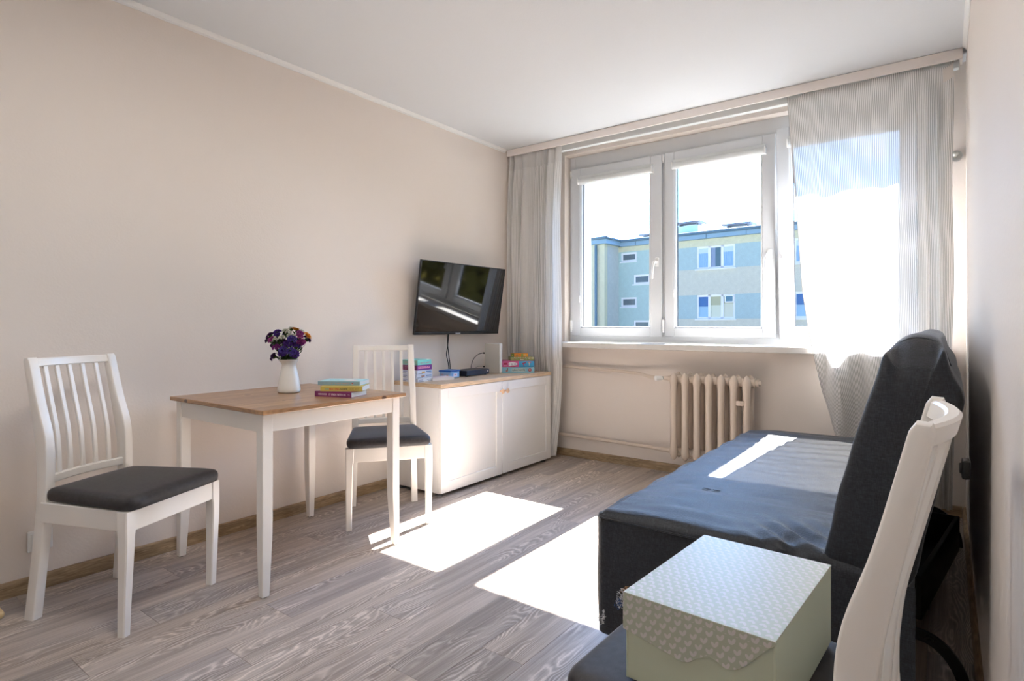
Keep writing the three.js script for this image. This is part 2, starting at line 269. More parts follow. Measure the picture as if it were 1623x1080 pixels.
// ---------------------------------------------------------------- window
{
  const win = struct('window_1');
  const ring = (x0, x1, y0, y1, wl, wr, wb, wt, z0, z1, r = 0.004) => merged([boxAt(x0, x0 + wl, y0, y1, z0, z1, r), boxAt(x1 - wr, x1, y0, y1, z0, z1, r), boxAt(x0 + wl - 0.002, x1 - wr + 0.002, y0, y0 + wb, z0, z1, r), boxAt(x0 + wl - 0.002, x1 - wr + 0.002, y1 - wt, y1, z0, z1, r)]);
  part(win, 'window_frame', merged([ring(OX0, OX1, 0.942, OY1, 0.055, 0.05, 0.075, 0.11, -0.14, -0.085), boxAt(1.225, 1.315, 1.0, 2.42, -0.14, -0.088, 0.004), boxAt(2.02, 2.115, 1.0, 2.42, -0.14, -0.088, 0.004)]), M.pvc);
  const sash = (x0, x1, gx0, gx1, hinge, hx, up) => {
    const y0 = 0.99, y1 = 2.37, g0 = 1.066, g1 = 2.29, piv = new THREE.Group();
    const s = part(win, 'sash', ring(x0, x1, y0, y1, gx0 - 0.012 - x0, x1 - gx1 - 0.012, g0 - 0.012 - y0, y1 - g1 - 0.012, -0.118, -0.062, 0.006).translate(0, -y0, 0.09), M.pvc, [0, y0, -0.09]);
    part(s, 'glazing_bead', ring(gx0 - 0.016, gx1 + 0.016, g0 - 0.016, g1 + 0.016, 0.016, 0.016, 0.016, 0.016, -0.112, -0.076, 0.007).translate(0, -y0, 0.09), M.pvc);
    part(s, 'gasket', ring(gx0 - 0.002, gx1 + 0.002, g0 - 0.002, g1 + 0.002, 0.005, 0.005, 0.005, 0.005, -0.106, -0.092, 0.001).translate(0, -y0, 0.09), M.gasket);
    part(s, 'pane', new THREE.PlaneGeometry(gx1 - gx0 + 0.01, g1 - g0 + 0.01).translate((gx0 + gx1) / 2, (g0 + g1) / 2 - y0, -0.01), M.glass);
    if (hinge !== null) for (const [yy, hh] of [[1.035, 0.085], [2.31, 0.05]]) part(s, 'hinge', merged([boxAt(hinge - 0.008, hinge + 0.008, yy, yy + hh, -0.066, -0.048, 0.004), cyl(0.006, 0.006, 0.014, 10).translate(hinge, yy - 0.006, -0.056)]).translate(0, -y0, 0.09), M.whitePlastic);
    // handle: rosette, neck and lever
    const d = up ? 1 : -1, yb = 1.555;
    const lever = new THREE.CatmullRomCurve3([V3(hx, yb, -0.02), V3(hx, yb, -0.006), V3(hx - 0.004, yb + d * 0.018, 0.0), V3(hx - 0.012, yb + d * 0.07, -0.002), V3(hx - 0.018, yb + d * 0.125, -0.006)]);
    part(s, 'handle', merged([box(0.03, 0.07, 0.016, 0.007, 3).translate(hx, yb, -0.055), cyl(0.012, 0.011, 0.04, 16).rotateX(Math.PI / 2).translate(hx, yb, -0.034), new THREE.TubeGeometry(lever, 20, 0.0095, 10), new THREE.SphereGeometry(0.0095, 12, 8).translate(hx - 0.018, yb + d * 0.125, -0.006)]).translate(0, -y0, 0.09), M.whitePlastic);
    return s;
  };
  sash(0.466, 1.257, 0.565, 1.152, 0.468, 1.222, false);
  sash(1.281, 2.055, 1.366, 1.959, 1.271, 2.02, false);
  const s3 = sash(2.08, 2.862, 2.172, 2.756, null, 2.118, true);
  const TILT = 0.07; s3.rotation.x = TILT;
  // inner sill
  struct('trim_3', merged([box(2.60, 0.042, 0.255, 0.008, 3).translate(1.70, 0.92, 0.0425)]), M.sill);
  // roller blinds on the sashes
  const labels = ['white roller blind rolled up at the top of the left window sash', 'white roller blind rolled up at the top of the middle window sash', 'white roller blind half hidden behind the sheer curtain, on the tilted right sash'];
  [[0.565, 1.152], [1.366, 1.959], [2.172, 2.756]].forEach(([a, b], i) => {
    const t = thing('roller_blind', labels[i], 'roller blind', [0, 0.99, -0.09], 0, 'window roller blinds'); if (i === 2) t.rotation.x = TILT;
    const yb = 2.235 - 0.99, w = b - a + 0.05, cx = (a + b) / 2 + 0.008;
    const s = new THREE.Shape(); s.moveTo(0, 0.07); s.lineTo(0.022, 0.07); s.lineTo(0.026, 0.05); s.quadraticCurveTo(0.044, 0.046, 0.044, 0.024); s.quadraticCurveTo(0.044, 0.002, 0.02, 0); s.lineTo(0, 0.002); s.closePath();
    const g = new THREE.ExtrudeGeometry(s, { depth: w, bevelEnabled: false, curveSegments: 8 }).rotateY(-Math.PI / 2).translate(cx + w / 2, yb, 0.014);
    part(t, 'cassette', g, M.blind);
    for (const e of [-1, 1]) part(t, 'end_cap', merged([box(0.009, 0.052, 0.05, 0.004, 2).translate(cx + e * (w / 2 + 0.003), yb + 0.024, 0.04)]), M.whitePlastic);
    for (const [xx] of [[a - 0.010], [b + 0.010]]) part(t, 'side_guide', boxAt(xx - 0.008, xx + 0.008, 0.078, yb + 0.004, 0.012, 0.024, 0.003), M.blind);
    const wy = [1.29, 1.31, 1.3][i] - 0.99, xc = a - 0.014;
    part(t, 'chain', merged([tube([[xc, yb, 0.046], [xc - 0.001, wy + 0.3, 0.044], [xc - 0.002, wy + 0.03, 0.044], [xc + 0.003, wy + 0.012, 0.044]], 0.0014, 30, 6), tube([[xc + 0.014, yb, 0.046], [xc + 0.014, wy + 0.3, 0.044], [xc + 0.012, wy + 0.04, 0.044], [xc + 0.004, wy + 0.012, 0.044]], 0.0014, 30, 6)]), M.whitePlastic);
    part(t, 'chain_weight', new THREE.LatheGeometry([[0, 0.03], [0.004, 0.028], [0.006, 0.012], [0.0075, -0.012], [0.005, -0.024], [0, -0.026]].map((q) => new THREE.Vector2(...q)), 14).translate(xc + 0.004, wy, 0.044), M.whitePlastic);
  });
}
// curtain rail
{
  const t = thing('curtain_rail', 'long white ceiling curtain rail with a beige fascia board above the window', 'curtain rail');
  part(t, 'fascia', merged([boxAt(0.006, 3.044, 2.495, 2.5505, 0.208, 0.224, 0.003), boxAt(3.032, 3.044, 2.495, 2.5505, 0.12, 0.21, 0.002)]), std({ color: 0xf0e9e4, roughness: 0.4 }));
  part(t, 'track', merged([boxAt(0.006, 3.03, 2.468, 2.5505, 0.125, 0.17, 0.004)]), M.blind);
}

// ---------------------------------------------------------------- radiator and pipes
{
  const t = thing('radiator', 'beige cast iron column radiator of seven sections under the window', 'radiator', [1.45, 0, 0]);
  const N = 14, colRing = (s, y, cx, cz, wx, wz) => Array.from({ length: N }, (_, i) => { const a = i / N * Math.PI * 2; const f = 1 / Math.pow(Math.pow(Math.abs(Math.cos(a)), 2.6) + Math.pow(Math.abs(Math.sin(a)), 1.7), 1 / 2.1); return [cx + Math.cos(a) * wx * s * f, y, cz + Math.sin(a) * wz * s * f]; });
  const column = (cz) => outward(loft([[0.12, 0.138], [0.55, 0.146], [0.95, 0.168], [1.12, 0.19], [0.95, 0.225], [0.9, 0.3], [0.9, 0.58], [0.95, 0.655], [1.12, 0.69], [1.0, 0.715], [0.55, 0.738], [0.12, 0.748]].map(([s, y]) => colRing(s, y, 0, cz, 0.0255, 0.026))));
  const bridge = (y) => outward(loft([0.105, 0.12, 0.15, 0.18, 0.195].map((z, i) => Array.from({ length: 12 }, (_, k) => { const a = k / 12 * Math.PI * 2, s = [0.9, 0.85, 0.82, 0.85, 0.9][i]; return [Math.cos(a) * 0.022 * s, y + Math.sin(a) * 0.04 * s, z]; }))));
  const sec = merged([column(0.195), column(0.105), bridge(0.70), bridge(0.19), ...[0.70, 0.19].map((y) => cyl(0.026, 0.026, 0.08, 18).rotateZ(Math.PI / 2).translate(0, y, 0.15)), ...[0.70, 0.19].map((y) => new THREE.TorusGeometry(0.026, 0.004, 6, 18).rotateY(Math.PI / 2).translate(0.04, y, 0.15))]);
  for (let i = 0; i < 7; i++) part(t, 'section', sec, M.radiator, [i * 0.0815, 0, 0]);
  for (const y of [0.70, 0.19]) part(t, 'plug', merged([cyl(0.02, 0.026, 0.022, 18).rotateZ(-Math.PI / 2).translate(0.543, y, 0.15), cyl(0.015, 0.015, 0.014, 8).rotateZ(Math.PI / 2).translate(0.56, y, 0.15)]), M.radiator);
  for (const y of [0.70, 0.19]) part(t, 'inlet', merged([cyl(0.024, 0.018, 0.03, 18).rotateZ(Math.PI / 2).translate(-0.045, y, 0.15), cyl(0.016, 0.016, 0.03, 8).rotateZ(Math.PI / 2).translate(-0.07, y, 0.15)]), M.radiator);
  part(t, 'clamp_plate', merged([box(0.05, 0.03, 0.006, 0.002).translate(0.455, 0.57, 0.222), cyl(0.007, 0.007, 0.01, 8).rotateX(Math.PI / 2).translate(0.455, 0.57, 0.228)]), M.radiator);
  for (const x of [0.04, 0.45]) for (const y of [0.655, 0.235]) part(t, 'wall_bracket', box(0.02, 0.03, 0.1, 0.003).translate(x, y, 0.05), M.radiator);
  const v = thing('radiator_valve', 'white thermostat knob on the pipe at the upper left of the radiator', 'valve', [1.36, 0.70, 0.15]);
  part(v, 'body', merged([cyl(0.012, 0.012, 0.04, 12).rotateZ(Math.PI / 2).translate(-0.006, 0, 0), cyl(0.011, 0.011, 0.03, 6).rotateX(Math.PI / 2).translate(-0.005, 0, 0.012)]), M.chrome);
  part(v, 'knob', merged([cyl(0.016, 0.018, 0.045, 18).rotateX(Math.PI / 2).rotateY(-0.7).translate(-0.027, 0.0, 0.032), new THREE.SphereGeometry(0.017, 16, 10).scale(1, 1, 0.5).rotateY(-0.7).translate(-0.042, 0.0, 0.05)]), M.whitePlastic);
  const p1 = thing('heating_pipe', 'upper beige heating pipe running along the wall to the radiator valve', 'pipe');
  part(p1, 'tube', tube([[0.02, 0.753, 0.06], [0.5, 0.741, 0.06], [1.0, 0.724, 0.065], [1.15, 0.716, 0.09], [1.25, 0.705, 0.14], [1.34, 0.70, 0.15]], 0.0125, 60, 12), M.radiator);
  part(p1, 'pipe_clip', merged([box(0.014, 0.03, 0.05, 0.003).translate(0.62, 0.737, 0.033)]), M.radiator);
  const p2 = thing('heating_pipe', 'lower beige heating pipe just above the baseboard, leading to the radiator foot', 'pipe');
  part(p2, 'tube', tube([[0.02, 0.188, 0.05], [0.5, 0.180, 0.05], [1.0, 0.174, 0.05], [1.12, 0.174, 0.06], [1.25, 0.186, 0.12], [1.33, 0.19, 0.15], [1.37, 0.19, 0.15]], 0.0135, 60, 12), M.radiator);
  part(p2, 'coupling', cyl(0.017, 0.017, 0.04, 12).rotateZ(Math.PI / 2).translate(1.345, 0.19, 0.15), M.radiator);
}

// ---------------------------------------------------------------- curtains
{
  // gathered curtain on the left
  const foldL = (s, t, z0) => { // s across, t from top
    const w = s * 6.3 + 0.35 * Math.sin(s * 9) + t * 0.25; const amp = lerp(lerp(0.013, 0.033, smooth(0, 0.12, t)), 0.019, smooth(0.66, 0.74, t));
    return z0 + amp * Math.sin(w * Math.PI * 2) + 0.006 * Math.sin(w * 4 * Math.PI + t * 3) * smooth(0, 0.1, t);
  };
  const xr = (t) => t < 0.62 ? lerp(0.528, 0.536, t / 0.62) : lerp(0.536, 0.47, Math.pow((t - 0.62) / 0.38, 1.8));
  const xl = (t) => lerp(0.012, 0.03, t);
  const left = (s, t) => { const x = lerp(xl(t), xr(t), s + 0.012 * Math.sin(s * 40) * (1 - t)), y = 2.515 - t * 2.485; return [x, y, foldL(s, t, lerp(lerp(0.19, 0.217, smooth(0, 0.3, t)), 0.2, smooth(0.66, 0.74, t))), s * 1.9, y]; };
  const t = thing('curtain', 'pale striped curtain gathered in folds left of the window, behind the white cabinet', 'curtain');
  part(t, 'cloth', sheet(220, 90, left), M.sheerL = phy({ map: rep(sheerSoft, 5, 1), transmission: 0.42, thickness: 0, roughness: 1, specularIntensity: 0.1, side: THREE.DoubleSide }));
  part(t, 'heading', sheet(160, 8, (s, v) => { const q = left(s, v * 0.055); q[2] += 0.003; return q; }), M.sheerDense);
  const hookGeo = merged([new THREE.TorusGeometry(0.006, 0.0012, 5, 10).rotateY(Math.PI / 2), box(0.003, 0.016, 0.003, 0.001).translate(0, -0.012, 0)]);
  for (let i = 0; i < 7; i++) part(t, 'hook', hookGeo, M.knob, [0.03 + i * 0.078, 2.505, 0.175]);
  // loose curtain on the right: top runs along the rail, the left edge swings right towards the floor
  const XT = 2.176, XE = 3.004;
  const EDGE = [[0, 2.178], [0.15, 2.205], [0.3, 2.232], [0.5, 2.264], [0.6, 2.298], [0.662, 2.328], [0.752, 2.376], [0.847, 2.456], [1, 2.60]];
  const edge = (t) => { for (let i = 1; i < EDGE.length; i++) if (t <= EDGE[i][0]) return lerp(EDGE[i - 1][1], EDGE[i][1], (t - EDGE[i - 1][0]) / (EDGE[i][0] - EDGE[i - 1][0])); return EDGE.at(-1)[1]; };
  const hooks = [0, 0.11, 0.235, 0.37, 0.515, 0.665, 0.80, 0.87, 1];
  const right = (s, t) => {
    const g = smooth(0.75, 1, s); // gathered towards the wall
    const x0 = edge(t), sx = s < 0.8 ? s / 0.8 * 0.83 : 0.83 + (s - 0.8) / 0.2 * 0.17;
    let x = lerp(x0, XE + 0.004 * Math.sin(t * 17), sx);
    let sag = 0; for (let i = 0; i < hooks.length - 1; i++) if (s >= hooks[i] && s <= hooks[i + 1]) { const q = (s - hooks[i]) / (hooks[i + 1] - hooks[i]); sag = 0.022 * 4 * q * (1 - q) * (i === 0 ? 1.25 : i >= 6 ? 1.3 : 0.6); }
    const y = 2.506 - sag * Math.pow(1 - t, 6) - t * 2.43;
    const sp = Math.exp(-Math.pow(Math.abs(x - lerp(2.37, 2.50, t)) / 0.05, 3)) * lerp(0.03, 0.085, smooth(0.1, 0.65, t));
    const b2 = Math.exp(-Math.pow((x - 2.68) / 0.05, 2)) * 0.02 * smooth(0.0, 0.4, t);
    const fold = (0.006 + 0.016 * g) * Math.sin(s * 46 + 2 * g + t * 0.6) * smooth(0, 0.06, t) + (x > 2.84 ? 0.035 * Math.sin((x - 2.84) / 0.164 * Math.PI * 2.6 - t * 2.2) : 0) * smooth(0, 0.08, t);
    const push = smooth(0.5, 0.9, t) * 0.02, free = smooth(0.0, 0.09, t);
    return [x, y, 0.189 + (sp + b2 + fold + push) * free, s * 1.12, y];
  };
  const r = thing('curtain', 'sheer striped curtain before the right window sash, tucked behind the sofa bed', 'curtain');
  part(r, 'cloth', sheet(260, 110, right), M.sheer);
  part(r, 'hem', sheet(200, 2, (s, v) => { const q = right(s, v * 0.014); q[2] += 0.002; return q; }), M.sheerDense);
  part(r, 'side_hem', sheet(3, 110, (s, v) => { const q = right(s * 0.012, v); q[2] += 0.0025; return q; }), M.sheerDense);
  part(r, 'corner_patch', sheet(6, 4, (s, v) => { const q = right(0.935 + s * 0.065, 0.004 + v * 0.032); q[2] += 0.003; return q; }), paintOf(0xe6dfd8, 0.9));
  for (const s of hooks) { const q = right(s, 0); part(r, 'hook', hookGeo, M.knob, [q[0], 2.512, 0.178]); }
  const hb = thing('curtain_holdback', 'small round grey metal curtain holdback on the wall right of the window', 'holdback', [3.018, 2.03, 0]);
  part(hb, 'rosette', cyl(0.031, 0.028, 0.014, 28).rotateX(Math.PI / 2).translate(0, 0, 0.007), M.chrome);
  part(hb, 'peg', merged([cyl(0.012, 0.011, 0.03, 16).rotateX(Math.PI / 2).translate(-0.004, 0, 0.026), new THREE.SphereGeometry(0.015, 16, 12).translate(-0.004, 0.002, 0.05)]), M.chrome);
}

// ---------------------------------------------------------------- sockets
function socketPlate(y) { return merged([box(0.012, 0.082, 0.082, 0.005, 2).translate(0.006, y, 0)]); }
{
  const t = thing('wall_socket', 'white power socket low on the left wall, half hidden by a slatted chair leg', 'socket', [0, 0.2, 3.372]);
  part(t, 'plate', box(0.011, 0.084, 0.084, 0.004, 2).translate(0.0055, 0, 0), M.whitePlastic);
  const o = part(t, 'outlet', merged([new THREE.LatheGeometry([[0.027, 0.0], [0.027, 0.003], [0.021, 0.003], [0.019, -0.004], [0, -0.004]].map((q) => new THREE.Vector2(...q)), 24).rotateZ(-Math.PI / 2).translate(0.012, 0, 0), box(0.003, 0.062, 0.062, 0.004, 2).translate(0.0115, 0, 0)]), M.whitePlastic);
  part(o, 'contact', merged([-1, 1].map((k) => cyl(0.0028, 0.0028, 0.003, 8).rotateZ(Math.PI / 2).translate(0.0165, 0, k * 0.0095))), M.felt);
  const u = thing('wall_socket', 'small white surface mounted socket on the right wall near the corner, behind the sofa bed', 'socket', [RX, 0.43, 0.79]);
  part(u, 'housing', box(0.032, 0.085, 0.082, 0.009, 3).translate(-0.016, 0, 0), M.whitePlastic);
  part(u, 'outlet', merged([cyl(0.027, 0.022, 0.01, 20).rotateZ(Math.PI / 2).translate(-0.035, 0, 0)]), M.whitePlastic);
}

// ---------------------------------------------------------------- chairs
function splineShape(rear, front) { // closed side profile in (d, y)
  const a = new THREE.CatmullRomCurve3(rear.map((q) => V3(q[0], q[1], 0)), false, 'centripetal').getPoints(36), b = new THREE.CatmullRomCurve3(front.map((q) => V3(q[0], q[1], 0)), false, 'centripetal').getPoints(36).reverse();
  return [...a, ...b].map((p) => new THREE.Vector2(p.x, p.y));
}
function makeChair(name, label, pos, turn) {
  // local: +x faces forward (d), z lateral, origin under the middle of the back
  const t = thing(name, label, 'chair', pos, turn);
  const rear = [[0, 0], [0.024, 0.22], [0.040, 0.437], [0.036, 0.602], [0.019, 0.712], [-0.006, 0.84], [-0.027, 0.945]];
  const front = [[0.036, 0], [0.062, 0.26], [0.074, 0.40], [0.078, 0.55], [0.071, 0.665], [0.033, 0.79], [-0.006, 0.945]];
  const prof = splineShape(rear, front);
  const lat = (y) => y < 0.45 ? lerp(0.2, 0.186, y / 0.45) : lerp(0.186, 0.181, (y - 0.45) / 0.5);
  for (const s of [1, -1]) {
    const sh = new THREE.Shape([...prof.slice(0, 37), new THREE.Vector2(-0.024, 0.953), new THREE.Vector2(-0.012, 0.954), ...prof.slice(37)]);
    const g = new THREE.ExtrudeGeometry(sh, { depth: 0.028, bevelEnabled: true, bevelSize: 0.0035, bevelThickness: 0.004, bevelSegments: 3, curveSegments: 4 });
    const p = g.attributes.position; for (let i = 0; i < p.count; i++) p.setZ(i, (s > 0 ? lat(p.getY(i)) - 0.032 : 0.004 - lat(p.getY(i))) + p.getZ(i));
    g.computeVertexNormals();
    const leg = part(t, 'leg', toCreasedNormals(g, 0.6), M.paint); leg.userData.label = 'rear leg that runs up into the back post';
    part(leg, 'foot_pad', box(0.028, 0.004, 0.026, 0.001).translate(0.018, 0.001, s * 0.184), M.felt);
    // front leg: taper towards the floor, splayed a little
    const fl = outward(loft([[0, 0.448, 0.2085, 0.030], [0.1, 0.451, 0.2085, 0.032], [0.30, 0.458, 0.2075, 0.0375], [0.345, 0.458, 0.207, 0.039], [0.365, 0.456, 0.2055, 0.043], [0.432, 0.455, 0.2045, 0.0435]].map(([y, d, l, w]) => { const e = 0.004; return [[-w / 2 + e, -w / 2], [w / 2 - e, -w / 2], [w / 2, -w / 2 + e], [w / 2, w / 2 - e], [w / 2 - e, w / 2], [-w / 2 + e, w / 2], [-w / 2, w / 2 - e], [-w / 2, -w / 2 + e]].map(([a, b]) => [d + a, y, s * l + b]); })));
    const fleg = part(t, 'leg', toCreasedNormals(fl.toNonIndexed(), 0.5), M.paint);
    part(fleg, 'foot_pad', box(0.024, 0.004, 0.024, 0.001).translate(0.448, 0.001, s * 0.2085), M.felt);
    // side apron
    const ang = Math.atan2(0.018, 0.372);
    part(t, 'apron', box(0.385, 0.072, 0.022, 0.003).rotateY(s * -ang).translate(0.256, 0.396, s * 0.192), M.paint);
  }
  part(t, 'apron', box(0.022, 0.072, 0.38, 0.003).translate(0.463, 0.396, 0), M.paint);
  part(t, 'apron', box(0.022, 0.06, 0.34, 0.003).translate(0.055, 0.40, 0), M.paint);
  // rails bulge backwards in the middle
  const rail = (d0, d1, y0, y1, bul, th, half) => { const n = 14, rings = []; for (let i = 0; i <= n; i++) { const u = i / n * 2 - 1, z = u * half, b = -bul * (1 - u * u), e = 0.004; const F = (y) => lerp(d0, d1, (y - y0) / (y1 - y0)); rings.push([[F(y0) + b - th / 2, y0 + e], [F(y0) + b - th / 2 + e, y0], [F(y0) + b + th / 2 - e, y0], [F(y0) + b + th / 2, y0 + e], [F(y1) + b + th / 2, y1 - e], [F(y1) + b + th / 2 - e, y1], [F(y1) + b - th / 2 + e, y1], [F(y1) + b - th / 2, y1 - e]].map(([d, y]) => [d, y, z])); } return toCreasedNormals(outward(loft(rings)).toNonIndexed(), 0.5); };
  part(t, 'top_rail', rail(-0.012, -0.018, 0.922, 0.9535, 0.026, 0.021, 0.153), M.paint);
  part(t, 'lower_rail', rail(0.057, 0.057, 0.49, 0.522, 0.024, 0.021, 0.155), M.paint);
  const mid = new THREE.CatmullRomCurve3([[0.057, 0.515], [0.053, 0.60], [0.044, 0.68], [0.022, 0.775], [0.004, 0.85], [-0.014, 0.928]].map((q) => V3(q[0], q[1], 0)));
  for (let k = -2; k <= 2; k++) {
    const z = k * 0.0525, b = -0.025 * (1 - (z / 0.155) ** 2), rings = mid.getPoints(18).map((p) => { const w = 0.0085, h = 0.006; return [[-h, -w + 0.002], [-h + 0.002, -w], [h - 0.002, -w], [h, -w + 0.002], [h, w - 0.002], [h - 0.002, w], [-h + 0.002, w], [-h, w - 0.002]].map(([a, c]) => [p.x + b + a, p.y, z + c]); });
    part(t, 'slat', toCreasedNormals(outward(loft(rings)).toNonIndexed(), 0.5), M.paint);
  }
  // padded seat: wider at the front, rounded over
  let c = softBox(0.425, 0.052, 0.43, 0.024, 30, 8, 30, null);
  const p = c.attributes.position;
  for (let i = 0; i < p.count; i++) { let x = p.getX(i), y = p.getY(i), z = p.getZ(i); const u = (x + 0.2125) / 0.425; z *= lerp(0.86, 1.06, u); { const zz = Math.abs(z) / 0.228, cut = Math.max(0, u - 0.80) / 0.20, c2 = Math.max(0, zz - 0.78) / 0.22; const e = Math.hypot(cut, c2); if (cut > 0 && c2 > 0 && e > 0) { const m = Math.max(cut, c2), f = lerp(1, m / e, 0.75); x = (0.80 + cut * f * 0.20) * 0.425 - 0.2125; z = Math.sign(z) * (0.78 + c2 * f * 0.22) * 0.228; } } if (y > 0) y += 0.008 * (1 - Math.pow(Math.abs(z) / 0.24, 2)) * (1 - Math.pow(u * 2 - 1, 4)); if (y < 0) y = Math.max(y, -0.022); p.setXYZ(i, x + 0.2845, y + 0.455, z); }
  c.computeVertexNormals(); part(t, 'seat', smoothUV(c), M.seat);
  return t;
}
const chairA = makeChair('dining_chair', 'white slatted chair with a dark seat pad beside the socket, left of the table', [0.196, 0, 3.304], Math.atan2(0.409, 0.913));
const chairB = copyOf(chairA, 'white slatted chair with a grey seat pad between the wooden table and the white cabinet', [0.233, 0, 1.755], Math.atan2(-0.6, 0.797));
const chairC = copyOf(chairA, 'white slatted chair by the sofa bed with the pale green box on its seat', [2.941, 0, 3.06], Math.PI - 0.03);

// ---------------------------------------------------------------- table
{
  const t = thing('dining_table', 'white table with a brown lacquered wooden top beside the left wall', 'table', [0.4575, 0, 2.521], 0.012);
  part(t, 'tabletop', boxUV(box(0.785, 0.0185, 0.755, 0.004, 3).translate(0, 0.7363, 0), 2, [0.13, 0.21]), M.table);
  const X = 0.363, Z = 0.3615;
  for (const sx of [-1, 1]) for (const sz of [-1, 1]) {
    const ring = (y, w) => { const x0 = sx * X, z0 = sz * Z, e = 0.003 , x1 = x0 - sx * w, z1 = z0 - sz * w; const a = Math.min(x0, x1), b = Math.max(x0, x1), c = Math.min(z0, z1), d = Math.max(z0, z1); return [[a + e, c], [b - e, c], [b, c + e], [b, d - e], [b - e, d], [a + e, d], [a, d - e], [a, c + e]].map(([x, z]) => [x, y, z]); };
    const leg = part(t, 'leg', toCreasedNormals(outward(loft([ring(0.004, 0.031), ring(0.13, 0.038), ring(0.25, 0.0445), ring(0.31, 0.0455), ring(0.727, 0.0455)])).toNonIndexed(), 0.4), M.paint);
    part(leg, 'foot_pad', cyl(0.012, 0.012, 0.005, 14).translate(sx * (X - 0.0155), 0.0025, sz * (Z - 0.0155)), M.felt);
  }
  const A = 0.014;
  for (const s of [-1, 1]) { part(t, 'apron', box(2 * X - 0.09, 0.074, 0.02, 0.002).translate(0, 0.69, s * (Z - A)), M.paint); part(t, 'apron', box(0.02, 0.074, 2 * Z - 0.09, 0.002).translate(s * (X - A), 0.69, 0), M.paint); }
}
const TOP = 0.7456;
// ---------------------------------------------------------------- cabinet
{
  const t = thing('cabinet', 'low white two-door cabinet with a light oak top below the television', 'cabinet');
  const X1 = 0.456, Z0 = 0.235, Z1 = 1.488, XB = 0.03;
  part(t, 'carcass', merged([boxAt(XB, X1 - 0.02, 0.022, 0.681, Z1 - 0.018, Z1, 0.0015), boxAt(XB, X1 - 0.02, 0.022, 0.681, Z0, Z0 + 0.018, 0.0015), boxAt(XB, X1 - 0.02, 0.022, 0.04, Z0 + 0.018, Z1 - 0.018), boxAt(XB, X1 - 0.02, 0.663, 0.681, Z0 + 0.018, Z1 - 0.018), boxAt(XB, XB + 0.006, 0.04, 0.663, Z0 + 0.018, Z1 - 0.018)]), M.cabinet);
  part(t, 'worktop', boxUV(boxAt(XB - 0.01, X1 + 0.002, 0.6815, 0.7075, Z0 - 0.004, Z1 + 0.003, 0.0025, 2), 2, [0.3, 0.1]), M.worktop);
  const mid = (Z0 + Z1) / 2;
  for (const [a, b, kz] of [[mid + 0.0015, Z1 - 0.001, 1], [Z0 + 0.001, mid - 0.0015, -1]]) {
    const y0 = 0.024, y1 = 0.679, f = 0.066;
    const d = part(t, 'door', merged([boxAt(X1 - 0.018, X1, y0, y1, a, a + f, 0.0015), boxAt(X1 - 0.018, X1, y0, y1, b - f, b, 0.0015), boxAt(X1 - 0.018, X1, y0, y0 + f, a + f, b - f, 0.0015), boxAt(X1 - 0.018, X1, y1 - f, y1, a + f, b - f, 0.0015)]), M.cabinet);
    part(d, 'panel', boxAt(X1 - 0.016, X1 - 0.007, y0 + f - 0.004, y1 - f + 0.004, a + f - 0.004, b - f + 0.004, 0.001), M.cabinet);
    const kzp = kz > 0 ? a + 0.026 : b - 0.026;
    part(d, 'knob', new THREE.LatheGeometry([[0.006, 0], [0.006, 0.012], [0.011, 0.019], [0.0165, 0.024], [0.0165, 0.029], [0.0125, 0.033], [0, 0.034]].map((q) => new THREE.Vector2(...q)), 22).rotateZ(-Math.PI / 2).translate(X1, 0.612, kzp), M.knob);
  }
  for (const x of [XB + 0.05, X1 - 0.05]) for (const z of [Z0 + 0.05, mid, Z1 - 0.03]) part(t, 'foot', merged([cyl(0.026, 0.024, 0.008, 20).translate(x, 0.004, z), cyl(0.012, 0.012, 0.016, 12).translate(x, 0.014, z)]), M.foot);
}
const CT = 0.7075;
